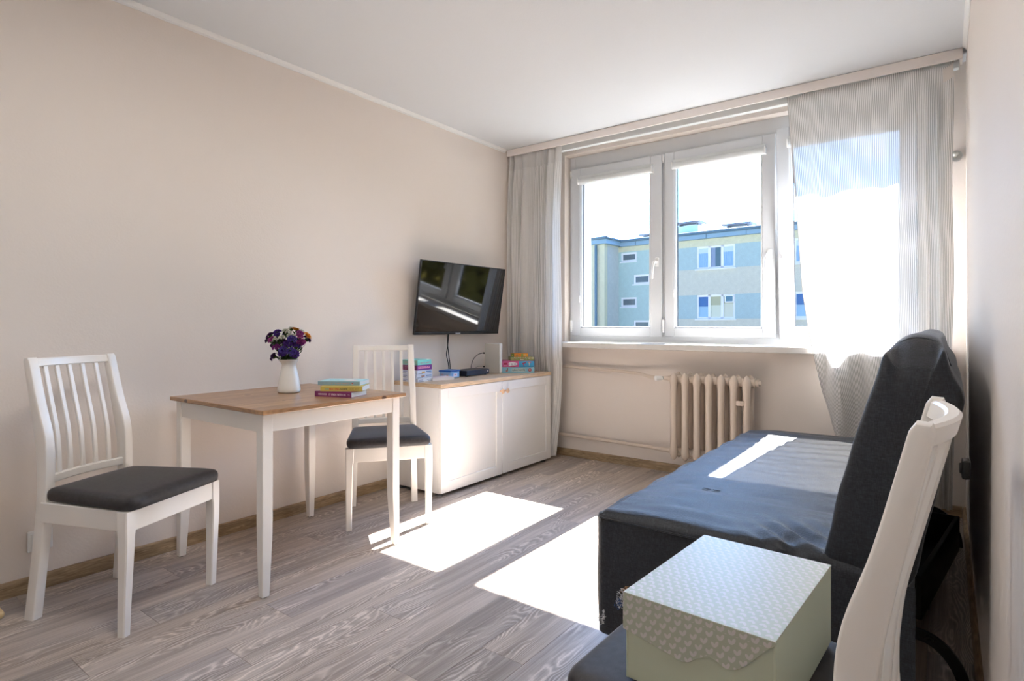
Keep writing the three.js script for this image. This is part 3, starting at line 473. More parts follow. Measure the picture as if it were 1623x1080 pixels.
// ---------------------------------------------------------------- television
{
  const t = thing('television', 'flat black television on the left wall, tilted downwards above the white cabinet', 'television', [0.115, 1.266, 0.898]);
  const W = 0.90, H = 0.5175, TI = 8.49 * Math.PI / 180, YA = 1.36 * Math.PI / 180;
  const nrm = V3(Math.cos(YA), 0, Math.sin(YA)), rt = V3(Math.sin(YA), 0, -Math.cos(YA)), up = V3(0, Math.cos(TI), 0).addScaledVector(nrm, Math.sin(TI)), nn = rt.clone().cross(up);
  t.setRotationFromMatrix(new THREE.Matrix4().makeBasis(rt, up, nn)); // local x to the right of the picture, z out of the screen
  part(t, 'casing', merged([box(W, H, 0.016, 0.004, 2).translate(0, 0, -0.009), box(W * 0.72, H * 0.62, 0.03, 0.012, 2).translate(0, -0.07, -0.03)]), M.tvCase);
  part(t, 'screen', box(W - 0.012, H - 0.028, 0.002, 0.0008, 1).translate(0, 0.008, 0.0), M.screen);
  part(t, 'bezel', merged([box(W, 0.0165, 0.006, 0.002).translate(0, -H / 2 + 0.0082, 0.001), box(W, 0.006, 0.004, 0.001).translate(0, H / 2 - 0.003, 0), box(0.006, H, 0.004, 0.001).translate(-W / 2 + 0.003, 0, 0), box(0.006, H, 0.004, 0.001).translate(W / 2 - 0.003, 0, 0)]), M.tvCase);
  part(t, 'badge', box(0.052, 0.008, 0.001, 0.0003, 1).translate(-0.02, -H / 2 + 0.008, 0.0044), paintOf(0xb8bcc4, 0.4));
  part(t, 'bracket', merged([box(0.12, 0.16, 0.02, 0.003).translate(0, -0.02, -0.053)]), M.blackMetal);
  const c = thing('tv_cable', 'pair of black cables hanging from the television down behind the cabinet', 'cable');
  part(c, 'cord', tube([[0.055, 1.06, 0.985], [0.04, 1.0, 0.982], [0.03, 0.93, 0.972], [0.028, 0.85, 0.958], [0.03, 0.78, 0.948], [0.024, 0.70, 0.945]], 0.0036, 40, 8), M.cable);
  part(c, 'cord', tube([[0.055, 1.06, 0.979], [0.042, 1.0, 0.975], [0.034, 0.93, 0.976], [0.032, 0.86, 0.988], [0.034, 0.80, 0.972], [0.026, 0.73, 0.955], [0.024, 0.70, 0.952]], 0.0033, 40, 8), M.cable);
}

// ---------------------------------------------------------------- books, boxes and devices
const fnt = (px, f = 'sans-serif', w = 'bold') => w + ' ' + px + 'px ' + f;
// a paperback lying flat: spine towards local +z, length along x; origin under its middle
function makeBook(name, label, cat, group, pos, turn, [L, D, H], spine, cover, pages = M.paper) {
  const t = thing(name, label, cat, pos, turn, group);
  part(t, 'pages', box(L - 0.004, H - 0.0024, D - 0.004, 0.0006, 1).translate(0, H / 2, -0.0015), pages);
  const cv = part(t, 'cover', merged([boxAt(-L / 2, L / 2, 0, 0.0012, -D / 2, D / 2, 0.0004), boxAt(-L / 2, L / 2, H - 0.0012, H, -D / 2, D / 2, 0.0004), boxAt(-L / 2, L / 2, 0.0008, H - 0.0008, D / 2 - 0.0014, D / 2, 0.0004)]), cover.mat);
  const sp = new THREE.PlaneGeometry(L - 0.001, H - 0.001).translate(0, H / 2, D / 2 + 0.0004);
  part(t, 'spine_print', sp, std({ map: canvasTex(512, 64, spine), roughness: 0.45 }));
  if (cover.print) part(t, 'cover_print', new THREE.PlaneGeometry(L - 0.004, D - 0.004).rotateX(-Math.PI / 2).translate(0, H + 0.0004, 0), std({ map: canvasTex(384, 256, cover.print), roughness: 0.4 }));
  return t;
}
// lettering too small to read in the photograph: a row of letter-like strokes
const strokes = (g, x, y, len, hh, c, k) => { g.fillStyle = c; for (let i = 0, u = x; u < x + len; i++) { const w = hh * (0.28 + 0.4 * hash2(i, k, 5)); if (hash2(i, k, 9) > 0.14) { g.fillRect(u, y - hh * (0.6 + 0.4 * hash2(i, k, 7)), hh * 0.16, hh * (0.6 + 0.4 * hash2(i, k, 7))); if (hash2(i, k, 3) > 0.4) g.fillRect(u, y - hh * 0.16, w * 0.8, hh * 0.14); if (hash2(i, k, 4) > 0.5) g.fillRect(u, y - hh * 0.62, w * 0.8, hh * 0.14); if (hash2(i, k, 2) > 0.5) g.fillRect(u + w * 0.66, y - hh * 0.62, hh * 0.14, hh * 0.62); } u += w + hh * 0.16; } };
const fill = (g, w, h, c) => { g.fillStyle = c; g.fillRect(0, 0, w, h); };
{
  const G = 'paperbacks on the wooden table';
  makeBook('book', 'magenta paperback with white spine lettering, bottom of the pile on the wooden table', 'book', G, [0.681, TOP, 2.401], 0.33, [0.198, 0.13, 0.0245], (g, w, h) => {
    fill(g, w, h, '#7d2a60'); g.fillStyle = '#e9dfe4'; g.font = fnt(30); g.fillText('HOOVER', 50, 45); g.font = fnt(34); g.save(); g.scale(0.86, 1); g.fillText('IT ENDS WITH US', 232, 46); g.restore(); g.fillRect(460, 28, 30, 3); g.fillRect(484, 30, 3, 12);
  }, { mat: paintOf(0x7d2a60, 0.4) });
  makeBook('book', 'yellow paperback with red and dark lettering, middle of the pile on the wooden table', 'book', G, [0.683, TOP + 0.0247, 2.377], 0.62, [0.198, 0.128, 0.023], (g, w, h) => {
    fill(g, w, h, '#cdb75c'); g.font = fnt(32); g.fillStyle = '#4aa6a4'; g.fillText('THE', 50, 46); g.fillStyle = '#c0362e'; g.fillText('MATING', 108, 46); g.fillStyle = '#2f3220'; g.fillText('GAME', 200 + 42, 46); strokes(g, 350, 42, 110, 18, '#a98a3c', 1);
  }, { mat: paintOf(0xcdb75c, 0.4) });
  makeBook('book', 'pale turquoise paperback on top of the pile on the wooden table', 'book', G, [0.642, TOP + 0.0479, 2.354], 0.55, [0.205, 0.135, 0.019], (g, w, h) => {
    fill(g, w, h, '#8fa9b4'); strokes(g, 150, 42, 230, 20, '#c98f80', 2); g.fillStyle = '#c25a4a'; g.beginPath(); g.arc(424, 32, 10, 0, 7); g.fill(); g.fillStyle = '#d8c7a8'; g.fillRect(410, 44, 26, 6);
  }, { mat: paintOf(0x9ccfd6, 0.4), print: (g, w, h) => { fill(g, w, h, '#a6dbe2'); g.fillStyle = '#e8d3cf'; g.beginPath(); g.ellipse(w * 0.68, h * 0.55, 70, 46, 0.3, 0, 7); g.fill(); g.fillStyle = '#f3efe0'; g.beginPath(); g.ellipse(w * 0.62, h * 0.42, 40, 22, -0.4, 0, 7); g.fill(); g.fillStyle = '#7fc3cf'; for (let i = 0; i < 8; i++) g.fillRect(20 + i * 9, 30 + i * 24, 90, 7); } });
}
{ // pile of small boxes at the left end of the cabinet: spine faces +z (towards the camera side), long side faces +x
  const G = 'small boxes and books piled at the left end of the cabinet';
  const piece = (label, [w, h, d], y, off, turn, faces, base) => {
    const t = thing('boxed_game', label, 'game box', [0.172 + off[0], CT + y, 1.418 + off[1]], turn, G);
    part(t, 'lid', box(w, h * 0.66, d, 0.0015).translate(0, h * 0.67, 0), paintOf(base, 0.4)); part(t, 'tray', box(w - 0.002, h * 0.34, d - 0.002, 0.001).translate(0, h * 0.17, 0), paintOf(base, 0.4));
    part(t, 'end_print', new THREE.PlaneGeometry(w - 0.002, h - 0.002).translate(0, h / 2, d / 2 + 0.0005), std({ map: canvasTex(256, 64, faces[0]), roughness: 0.4 }));
    part(t, 'side_print', new THREE.PlaneGeometry(d - 0.002, h - 0.002).rotateY(Math.PI / 2).translate(w / 2 + 0.0005, h / 2, 0), std({ map: canvasTex(256, 64, faces[1]), roughness: 0.4 }));
  };
  const jigsaw = (a, b) => [(g, w, h) => { fill(g, w, h, '#c3c9d6'); g.fillStyle = '#7f86b8'; g.fillRect(30, 16, 70, 12); g.fillStyle = a; g.beginPath(); g.arc(150, 32, 20, 0, 7); g.fill(); g.fillStyle = '#585d63'; g.fillRect(20, 44, 60, 8); }, (g, w, h) => { fill(g, w, h, '#d3def0'); g.fillStyle = b; g.fillRect(76, 20, 54, 22); g.fillStyle = '#5a86b8'; g.fillRect(150, 16, 90, 16); g.fillStyle = '#2f4458'; g.fillRect(12, 50, 90, 6); g.fillRect(160, 48, 80, 6); }];
  piece('white and blue game box, bottom of the pile at the left end of the cabinet', [0.15, 0.024, 0.145], 0, [0, 0], 0.04, [jigsaw('#c06a48', '#e9eef6')[0], (g, w, h) => { fill(g, w, h, '#eef1f6'); g.fillStyle = '#6a78a8'; g.fillRect(16, 24, 70, 10); g.fillStyle = '#a8b2c8'; g.fillRect(150, 20, 80, 14); g.fillStyle = '#2d3238'; g.fillRect(8, 54, 90, 8); g.fillRect(170, 50, 80, 6); }], 0xdfe3ea);
  piece('pale blue game box with a brown picture, second from the bottom of its pile', [0.146, 0.026, 0.142], 0.0243, [-0.002, 0.0], -0.03, jigsaw('#8a6a5a', '#a5755c'), 0xc9d6ea);
  piece('pale blue game box with an orange picture, right under the purple game box', [0.146, 0.026, 0.142], 0.0506, [-0.001, 0.002], 0.03, jigsaw('#cc9c34', '#e8a92c'), 0xc9d6ea);
  piece('purple game box with pink lettering, second from the top in the pile on the cabinet', [0.14, 0.033, 0.136], 0.0769, [-0.002, -0.002], -0.02, [(g, w, h) => { fill(g, w, h, '#7a3864'); strokes(g, 50, 30, 130, 20, '#cf7f98', 3); strokes(g, 60, 56, 110, 20, '#cf7f98', 4); }, (g, w, h) => { fill(g, w, h, '#7b3c92'); g.fillStyle = '#e58fb4'; g.fillRect(20, 16, 200, 30); g.fillStyle = '#8e4aa0'; for (let i = 0; i < 5; i++) g.fillRect(30 + i * 40, 22, 20, 5); }], 0x7b3c8a);
  piece('turquoise game box with red lettering, topmost of the pile at the left cabinet end', [0.138, 0.033, 0.132], 0.1102, [-0.004, -0.001], 0.05, [(g, w, h) => { fill(g, w, h, '#7aa598'); strokes(g, 40, 38, 160, 20, '#b8766a', 5); }, (g, w, h) => { fill(g, w, h, '#79d6cd'); strokes(g, 16, 48, 80, 24, '#d0707e', 6); strokes(g, 110, 44, 120, 24, '#d0707e', 7); }], 0x7fd4cb);
}
{
  const t = thing('ornament', 'tiny red and white figure half hidden behind the pile of game boxes', 'ornament', [0.066, CT, 1.435]);
  part(t, 'base', box(0.026, 0.026, 0.03, 0.003).translate(0, 0.013, 0), paintOf(0xa5766a)); part(t, 'body', new THREE.LatheGeometry([[0, 0.026], [0.011, 0.027], [0.012, 0.05], [0.008, 0.064], [0, 0.066]].map((q) => new THREE.Vector2(...q)), 14), paintOf(0xe4ddd6)); part(t, 'cap', new THREE.SphereGeometry(0.012, 12, 8).scale(1, 0.9, 1).translate(0, 0.07, 0), paintOf(0xb5303a));
}
{
  const t = makeBook('book', 'thin pale pink book lying in front of the blue lidded tub on the cabinet', 'book', undefined, [0.228, CT, 1.265], Math.PI / 2 - 0.25, [0.17, 0.1, 0.02], (g, w, h) => { fill(g, w, h, '#efe9e6'); }, { mat: paintOf(0xeed9da, 0.4), print: (g, w, h) => { fill(g, w, h, '#f0dcdc'); g.fillStyle = '#e3b9bd'; g.fillRect(60, 40, 200, 12); } });
  const u = thing('plastic_tub', 'small clear blue plastic tub with a dark blue lid on the cabinet', 'tub', [0.182, CT, 1.115], 0.2);
  part(u, 'body', box(0.092, 0.048, 0.125, 0.008, 3).translate(0, 0.024, 0), paintOf(0x8fb6d8, 0.3));
  part(u, 'lid', box(0.1, 0.012, 0.133, 0.005, 3).translate(0, 0.051, 0), paintOf(0x2a63b0, 0.35));
  part(u, 'side_print', new THREE.PlaneGeometry(0.1, 0.034).rotateY(Math.PI / 2).translate(0.0466, 0.022, 0), std({ map: canvasTex(128, 64, (g, w, h) => { fill(g, w, h, '#7fb2e0'); g.fillStyle = '#e6e0ee'; g.fillRect(30, 10, 70, 44); g.fillStyle = '#d89aa0'; g.fillRect(48, 22, 30, 16); }), roughness: 0.4 }));
  part(u, 'end_print', new THREE.PlaneGeometry(0.076, 0.034).translate(0, 0.022, 0.063), std({ map: canvasTex(128, 64, (g, w, h) => { fill(g, w, h, '#9fb4cf'); g.fillStyle = '#c98a90'; g.fillRect(14, 18, 30, 10); g.fillStyle = '#b58a66'; g.beginPath(); g.arc(96, 36, 14, 0, 7); g.fill(); }), roughness: 0.4 }));
}
{
  const t = thing('set_top_box', 'flat dark blue-black set-top box on the cabinet below the television', 'device', [0.155, CT, 0.86], 0.06);
  part(t, 'casing', merged([box(0.14, 0.038, 0.275, 0.003, 2).translate(0, 0.024, 0)]), M.boxBlack);
  part(t, 'front_panel', box(0.003, 0.034, 0.27, 0.001).translate(0.071, 0.024, 0), paintOf(0x283446, 0.25));
  part(t, 'indicator', cyl(0.004, 0.004, 0.002, 12).rotateZ(Math.PI / 2).translate(0.073, 0.027, -0.115), M.whitePlastic);
  for (const x of [-0.05, 0.05]) for (const z of [-0.115, 0.115]) part(t, 'foot', cyl(0.008, 0.008, 0.006, 10).translate(x, 0.003, z), M.felt);
  const r = thing('router', 'upright white and grey router standing on the cabinet beside the set-top box', 'router', [0.185, CT, 0.625], 0.50);
  part(r, 'shell', box(0.13, 0.228, 0.052, 0.012, 4).translate(0, 0.117, 0), M.whitePlastic);
  part(r, 'side_panel', box(0.112, 0.222, 0.004, 0.0018, 2).translate(-0.006, 0.117, 0.0255), M.greyPlastic);
  part(r, 'base', box(0.11, 0.006, 0.044, 0.002).translate(0, 0.003, 0), M.greyPlastic);
  for (const y of [0.155, 0.05]) part(r, 'connector', cyl(0.006, 0.006, 0.018, 10).rotateZ(Math.PI / 2).translate(-0.072, y, 0.004), M.cable);
  const c = thing('router_cable', 'thin dark cable arching from the back of the router down behind the set-top box', 'cable');
  part(c, 'cord', tube([[0.115, CT + 0.156, 0.662], [0.095, CT + 0.148, 0.69], [0.075, CT + 0.115, 0.728], [0.065, CT + 0.06, 0.748], [0.062, CT + 0.003, 0.752]], 0.0026, 36, 8), M.cable);
  const d = thing('router_cable', 'short pale cable plugged in low at the back of the router', 'cable');
  part(d, 'cord', tube([[0.116, CT + 0.051, 0.66], [0.09, CT + 0.052, 0.69], [0.07, CT + 0.035, 0.72], [0.062, CT + 0.003, 0.735]], 0.0022, 30, 8), M.greyPlastic);
}
{ // board games at the right end of the cabinet, turned towards the room
  const G = 'board games piled at the right end of the cabinet', A = 0.71;
  const game = (label, [w, h, d], y, dx, front, side, back, da = 0) => {
    const t = thing('board_game', label, 'board game', [0.272 + dx * Math.cos(A), CT + y, 0.432 - dx * Math.sin(A)], A + da, G);
    part(t, 'lid', box(w, h * 0.8, d, 0.0015).translate(0, h * 0.6, 0), paintOf(side, 0.4)); part(t, 'tray', box(w - 0.002, h * 0.2, d - 0.002, 0.001).translate(0, h * 0.1, 0), paintOf(back, 0.5));
    part(t, 'front_print', new THREE.PlaneGeometry(w - 0.002, h - 0.002).translate(0, h / 2, d / 2 + 0.0005), std({ map: canvasTex(512, 96, front), roughness: 0.4 }));
  };
  game('light blue board game box with dark lettering, bottom of the pile beside the curtain', [0.25, 0.045, 0.17], 0, 0, (g, w, h) => { fill(g, w, h, '#8fc0d0'); for (let i = 0; i < 60; i++) { g.fillStyle = i % 2 ? '#7fb6cc' : '#a2c4c8'; g.fillRect(hash2(i, 1, 4) * w, hash2(i, 2, 4) * h, 18, 6); } g.fillStyle = '#b8c8c4'; g.fillRect(150, 22, 215, 52); g.save(); g.translate(160, 60); g.rotate(-0.03); g.font = fnt(40, 'serif'); g.fillStyle = '#3a4348'; g.fillText('tylew kurcig', 0, 0, 200); g.restore(); g.fillStyle = '#c07d78'; g.beginPath(); g.arc(72, 60, 18, 0, 7); g.fill(); g.fillStyle = '#94694e'; g.fillRect(74, 16, 16, 40); g.fillStyle = '#b03450'; g.beginPath(); g.arc(440, 46, 28, 0, 7); g.fill(); g.fillStyle = '#d8c59a'; g.fillRect(430, 30, 18, 26); }, 0x8fc0d0, 0x86b4c4);
  game('pink and blue board game box with a white splash in the pile beside the curtain', [0.248, 0.048, 0.17], 0.0455, 0.0, (g, w, h) => { fill(g, w, h, '#cf5f94'); g.fillStyle = '#3d9ccb'; g.fillRect(264, 0, 248, h); g.fillStyle = '#a8203e'; g.fillRect(20, 30, 52, 28); g.fillStyle = '#e08aa2'; g.fillRect(22, 66, 50, 10); g.fillStyle = '#f0eef2'; g.beginPath(); g.ellipse(168, 44, 72, 26, 0.1, 0, 7); g.fill(); g.beginPath(); g.ellipse(128, 62, 30, 18, 0, 0, 7); g.fill(); strokes(g, 106, 60, 124, 32, '#3f3a6c', 8); g.fillStyle = '#c8475e'; g.fillRect(140, 72, 70, 18); g.fillStyle = '#a32a4c'; g.save(); g.translate(316, 34); g.rotate(-0.25); g.fillRect(0, 0, 64, 16); g.fillRect(12, 14, 14, 44); g.restore(); g.fillStyle = '#d2664a'; g.beginPath(); g.ellipse(432, 22, 32, 8, 0, 0, 7); g.fill(); g.fillStyle = '#cfc5b0'; g.fillRect(425, 24, 12, 48); }, 0xcf5f94, 0x4d6a4c);
  game('olive green board game box with pink flowers in the pile beside the curtain', [0.185, 0.028, 0.15], 0.094, 0.028, (g, w, h) => { fill(g, w, h, '#8b935c'); for (let i = 0; i < 40; i++) { g.fillStyle = ['#d98a8f', '#e8ded8', '#7c9a4c', '#b0764f'][i % 4]; g.beginPath(); g.arc(hash2(i, 5, 8) * w, hash2(i, 6, 8) * h * 0.55, 9, 0, 7); g.fill(); } g.fillStyle = '#e9ede2'; g.fillRect(210, 66, 70, 16); }, 0x8b935c, 0x6f7648, 0.06);
  game('small orange and green game box, topmost of the pile beside the curtain', [0.134, 0.026, 0.1], 0.1225, 0.014, (g, w, h) => { fill(g, w, h, '#df8a2e'); g.fillStyle = '#2f6a2c'; g.fillRect(0, 0, 92, h); g.fillStyle = '#e2a03c'; g.fillRect(24, 34, 34, 30); g.fillStyle = '#8aa04a'; g.fillRect(310, 0, 60, h); g.fillStyle = '#e9a23c'; g.fillRect(372, 0, 140, h); g.fillStyle = '#b8b4a8'; g.beginPath(); g.arc(430, 46, 20, 0, 7); g.fill(); g.fillStyle = '#9a7a5a'; g.fillRect(150, 30, 60, 36); }, 0xdf8a2e, 0xb86a20, -0.05);
}

// ---------------------------------------------------------------- vase and flowers
const VASE = V3(0.367, TOP, 2.475);
{
  const t = thing('vase', 'white enamelled jug-shaped vase holding the flowers on the wooden table', 'vase', VASE.toArray());
  const prof = [[0, 0.001], [0.047, 0.0], [0.052, 0.003], [0.0545, 0.012], [0.053, 0.03], [0.048, 0.062], [0.042, 0.092], [0.0365, 0.118], [0.0335, 0.134], [0.035, 0.144], [0.0395, 0.154], [0.0437, 0.1615], [0.0435, 0.163], [0.042, 0.1625], [0.0375, 0.154], [0.032, 0.138], [0.034, 0.12], [0.045, 0.06], [0.049, 0.01], [0, 0.008]].map((q) => new THREE.Vector2(...q));
  const g = new THREE.LatheGeometry(prof, 56), p = g.attributes.position;
  for (let i = 0; i < p.count; i++) { const y = p.getY(i), k = smooth(0.135, 0.163, y), a = Math.atan2(p.getZ(i), p.getX(i)), d = Math.cos(a - 2.6), sp = Math.pow(Math.max(0, d), 12) * 0.012 * k; p.setX(i, p.getX(i) + Math.cos(2.6) * sp); p.setZ(i, p.getZ(i) + Math.sin(2.6) * sp); p.setY(i, y + k * 0.002 * Math.sin(a * 2 + 1)); }
  g.computeVertexNormals(); part(t, 'body', g, M.enamel);
  part(t, 'rim', new THREE.TorusGeometry(0.0432, 0.0012, 8, 48).rotateX(Math.PI / 2).translate(0, 0.1628, 0), paintOf(0xc9c7c0, 0.35));
}
{
  // heads: local origin at the head, up = y
  const petal = (n, r, h, tilt, tw) => { const L = []; for (let i = 0; i < n; i++) { const s = new THREE.ConeGeometry(tw, h, 4, 1, true); s.scale(1, 1, 0.3); s.rotateX(Math.PI).translate(0, h / 2, 0).rotateX(tilt).rotateY(i / n * Math.PI * 2).translate(0, 0, 0); L.push(s); } return merged(L); };
  const floret = (r) => merged([petal(5, r, r * 1.7, 0.75, r * 0.75), petal(4, r, r * 1.5, 0.25, r * 0.6)]);
  const cluster = (n, rad0, fr0, sd) => { const L = [], rad = rad0 * 0.8, fr = fr0 * 0.86; seed = sd; for (let i = 0; i < n; i++) { const a = i * 2.39996, k = Math.sqrt((i + 0.5) / n), ph = k * 1.35; const g = floret(fr * rr(0.85, 1.2)); g.rotateX(ph).rotateY(a); g.translate(Math.sin(ph) * Math.sin(a) * rad * rr(0.75, 1.05), Math.cos(ph) * rad * 0.6 * rr(0.7, 1.1), Math.sin(ph) * Math.cos(a) * rad * rr(0.75, 1.05)); L.push(g); } return merged(L); };
  const calyx = (rad) => new THREE.SphereGeometry(rad * 0.62, 10, 8).scale(1, 0.7, 1).translate(0, -rad * 0.1, 0);
  const daisy = (r) => { const L = [new THREE.SphereGeometry(r * 0.4, 12, 8).scale(1, 0.55, 1).translate(0, r * 0.1, 0)]; for (let k = 0; k < 3; k++) L.push(petal(14 + k * 3, r, r * (1.05 - k * 0.2), 1.35 - k * 0.33, r * 0.17)); return merged(L); };
  const kinds = {
    purple: { geo: [cluster(15, 0.021, 0.0062, 3), cluster(13, 0.019, 0.006, 5)], mat: paintOf(0x5b3391, 0.8), r: 0.02 },
    plum: { geo: [cluster(14, 0.019, 0.006, 9)], mat: paintOf(0x4a2458, 0.8), r: 0.018 },
    violet: { geo: [cluster(15, 0.022, 0.0066, 11)], mat: paintOf(0x6a55b4, 0.8), r: 0.02 },
    pink: { geo: [cluster(12, 0.017, 0.0056, 13)], mat: paintOf(0xb6539b, 0.8), r: 0.016 },
    magenta: { geo: [cluster(13, 0.018, 0.006, 15)], mat: paintOf(0x9b3a92, 0.8), r: 0.017 },
    white: { geo: [cluster(10, 0.015, 0.0056, 17)], mat: paintOf(0xe9e6da, 0.8), r: 0.014 },
    orange: { geo: [daisy(0.023)], mat: paintOf(0xd98a1c, 0.7), r: 0.016 },
  };
  const name = { purple: 'statice', plum: 'statice', violet: 'statice', pink: 'statice', magenta: 'statice', white: 'statice', orange: 'strawflower' };
  // pixel-free layout: [kind, right, up, towards the camera, label or null]; right = along the picture, metres from the vase axis
  const R = V3(Math.cos(YAW), 0, -Math.sin(YAW)), F = V3(Math.sin(YAW), 0, Math.cos(YAW));
  const heads = [
    ['orange', 0.092, 0.262, 0.01, 'large orange strawflower at the right edge of the bunch in the vase'],
    ['orange', 0.024, 0.287, -0.02, 'orange strawflower at the top of the bunch in the vase'],
    ['plum', -0.098, 0.244, 0.0, 'dark plum statice at the far left of the bunch'],
    ['purple', -0.062, 0.275, -0.01, 'purple statice at the upper left of the bunch, nearest the top'],
    ['plum', -0.084, 0.262, 0.02, null], ['purple', -0.046, 0.262, 0.03, null], ['white', -0.074, 0.272, -0.03, null],
    ['white', -0.052, 0.25, 0.045, null], ['white', -0.018, 0.255, 0.045, null], ['white', -0.004, 0.274, 0.0, null], ['white', 0.012, 0.262, 0.02, null], ['white', 0.0, 0.29, -0.03, null], ['white', -0.022, 0.282, -0.01, null], ['white', 0.03, 0.26, 0.03, null], ['white', 0.05, 0.278, -0.03, null],
    ['violet', 0.034, 0.248, 0.05, 'violet-blue statice at the right of the middle of the bunch'],
    ['purple', 0.018, 0.228, 0.06, 'purple statice at the very middle of the bunch'],
    ['pink', 0.062, 0.26, 0.03, null], ['pink', 0.072, 0.238, 0.02, null], ['pink', 0.055, 0.272, 0.0, null], ['pink', -0.066, 0.246, 0.05, null],
    ['plum', 0.078, 0.246, -0.03, null], ['purple', 0.046, 0.222, 0.04, null], ['plum', -0.012, 0.232, 0.03, null], ['plum', -0.036, 0.238, 0.0, null],
    ['magenta', -0.038, 0.214, 0.06, 'bright magenta statice low at the left front of the bunch'],
    ['violet', -0.002, 0.203, 0.065, 'violet-blue statice low at the front, drooping over the vase rim'],
    ['violet', 0.034, 0.197, 0.06, null], ['purple', 0.046, 0.188, 0.05, null], ['purple', -0.004, 0.19, 0.068, null],
    ['plum', -0.062, 0.176, 0.03, 'dark purple statice hanging lowest at the left over the vase rim'],
    ['plum', -0.082, 0.222, -0.02, null], ['magenta', 0.066, 0.232, 0.03, null], ['plum', 0.03, 0.27, -0.05, null], ['purple', -0.03, 0.268, -0.05, null],
  ];
  const tone = { plum: 'dark plum', purple: 'purple', white: 'small white', pink: 'pink', violet: 'violet-blue', magenta: 'magenta', orange: 'orange' };
  const ORD = ['leftmost', 'second from the left', 'third from the left', 'fourth from the left', 'fifth from the left', 'sixth from the left', 'seventh from the left', 'eighth from the left', 'ninth from the left', 'tenth from the left'], NUM = ['no', 'one', 'two', 'three', 'four', 'five', 'six', 'seven', 'eight', 'nine', 'ten'];
  const rankOf = (i) => { const same = heads.map((h, j) => [h, j]).filter(([h]) => h[0] === heads[i][0]).sort((p, q) => p[0][1] - q[0][1]); return [same.findIndex(([, j]) => j === i), same.length]; };
  seed = 101;
  heads.forEach(([k, a, b, c, label], i) => {
    const K = kinds[k], h = R.clone().multiplyScalar(a).addScaledVector(F, c).add(V3(0, 0.163 + (b - 0.163) * 1.17, 0)), m = h.clone().setY(0), ml = m.length() || 1e-3;
    const neck = m.clone().multiplyScalar(Math.min(1, 0.024 / ml)).setY(0.150), bot = m.clone().multiplyScalar(-Math.min(1, 0.02 / ml)).setY(0.03);
    const t = thing(name[k] + '_stem', label ?? (() => { const [r, n] = rankOf(i); return tone[k] + ' statice, ' + ORD[r] + ' of the ' + NUM[n] + ' ' + tone[k].split(' ').at(-1) + ' ones in the vase'; })(), 'flower', VASE.toArray(), 0, 'cut flowers in the white vase');
    const midp = neck.clone().lerp(h, 0.55); midp.y += 0.012 * Math.min(1, ml / 0.06);
    const stem = new THREE.TubeGeometry(new THREE.CatmullRomCurve3([bot, neck, midp, h.clone().add(V3(0, -0.004, 0))]), 14, 0.0014, 6);
    const s = part(t, 'stem', stem, M.stem);
    const lv = []; for (let q = 0; q < 7; q++) { const P = neck.clone().lerp(h, 0.12 + q * 0.125), l = sheet(2, 4, (u, v) => { const w = 0.0045 * Math.sin(Math.PI * (0.08 + v * 0.9)); return [(u - 0.5) * 2 * w, v * 0.028, 0.004 * v * v + Math.abs(u - 0.5) * 0.003]; }).toNonIndexed(); l.rotateX(0.7).rotateY(rnd() * 6.28).translate(P.x, P.y, P.z); lv.push(l); }
    part(s, 'leaf', merged(lv), M.leaf);
    const tilt = Math.min(1.1, ml / 0.08) * (b < 0.21 ? 1.3 : 0.75), g = K.geo[i % K.geo.length];
    const head = part(t, 'flower_head', g, K.mat, h.toArray()); head.setRotationFromAxisAngle(V3(m.z, 0, -m.x).normalize(), tilt); head.rotateY(rnd() * 6);
    if (k !== 'orange') part(head, 'calyx', calyx(K.r), M.stem);
  });
}

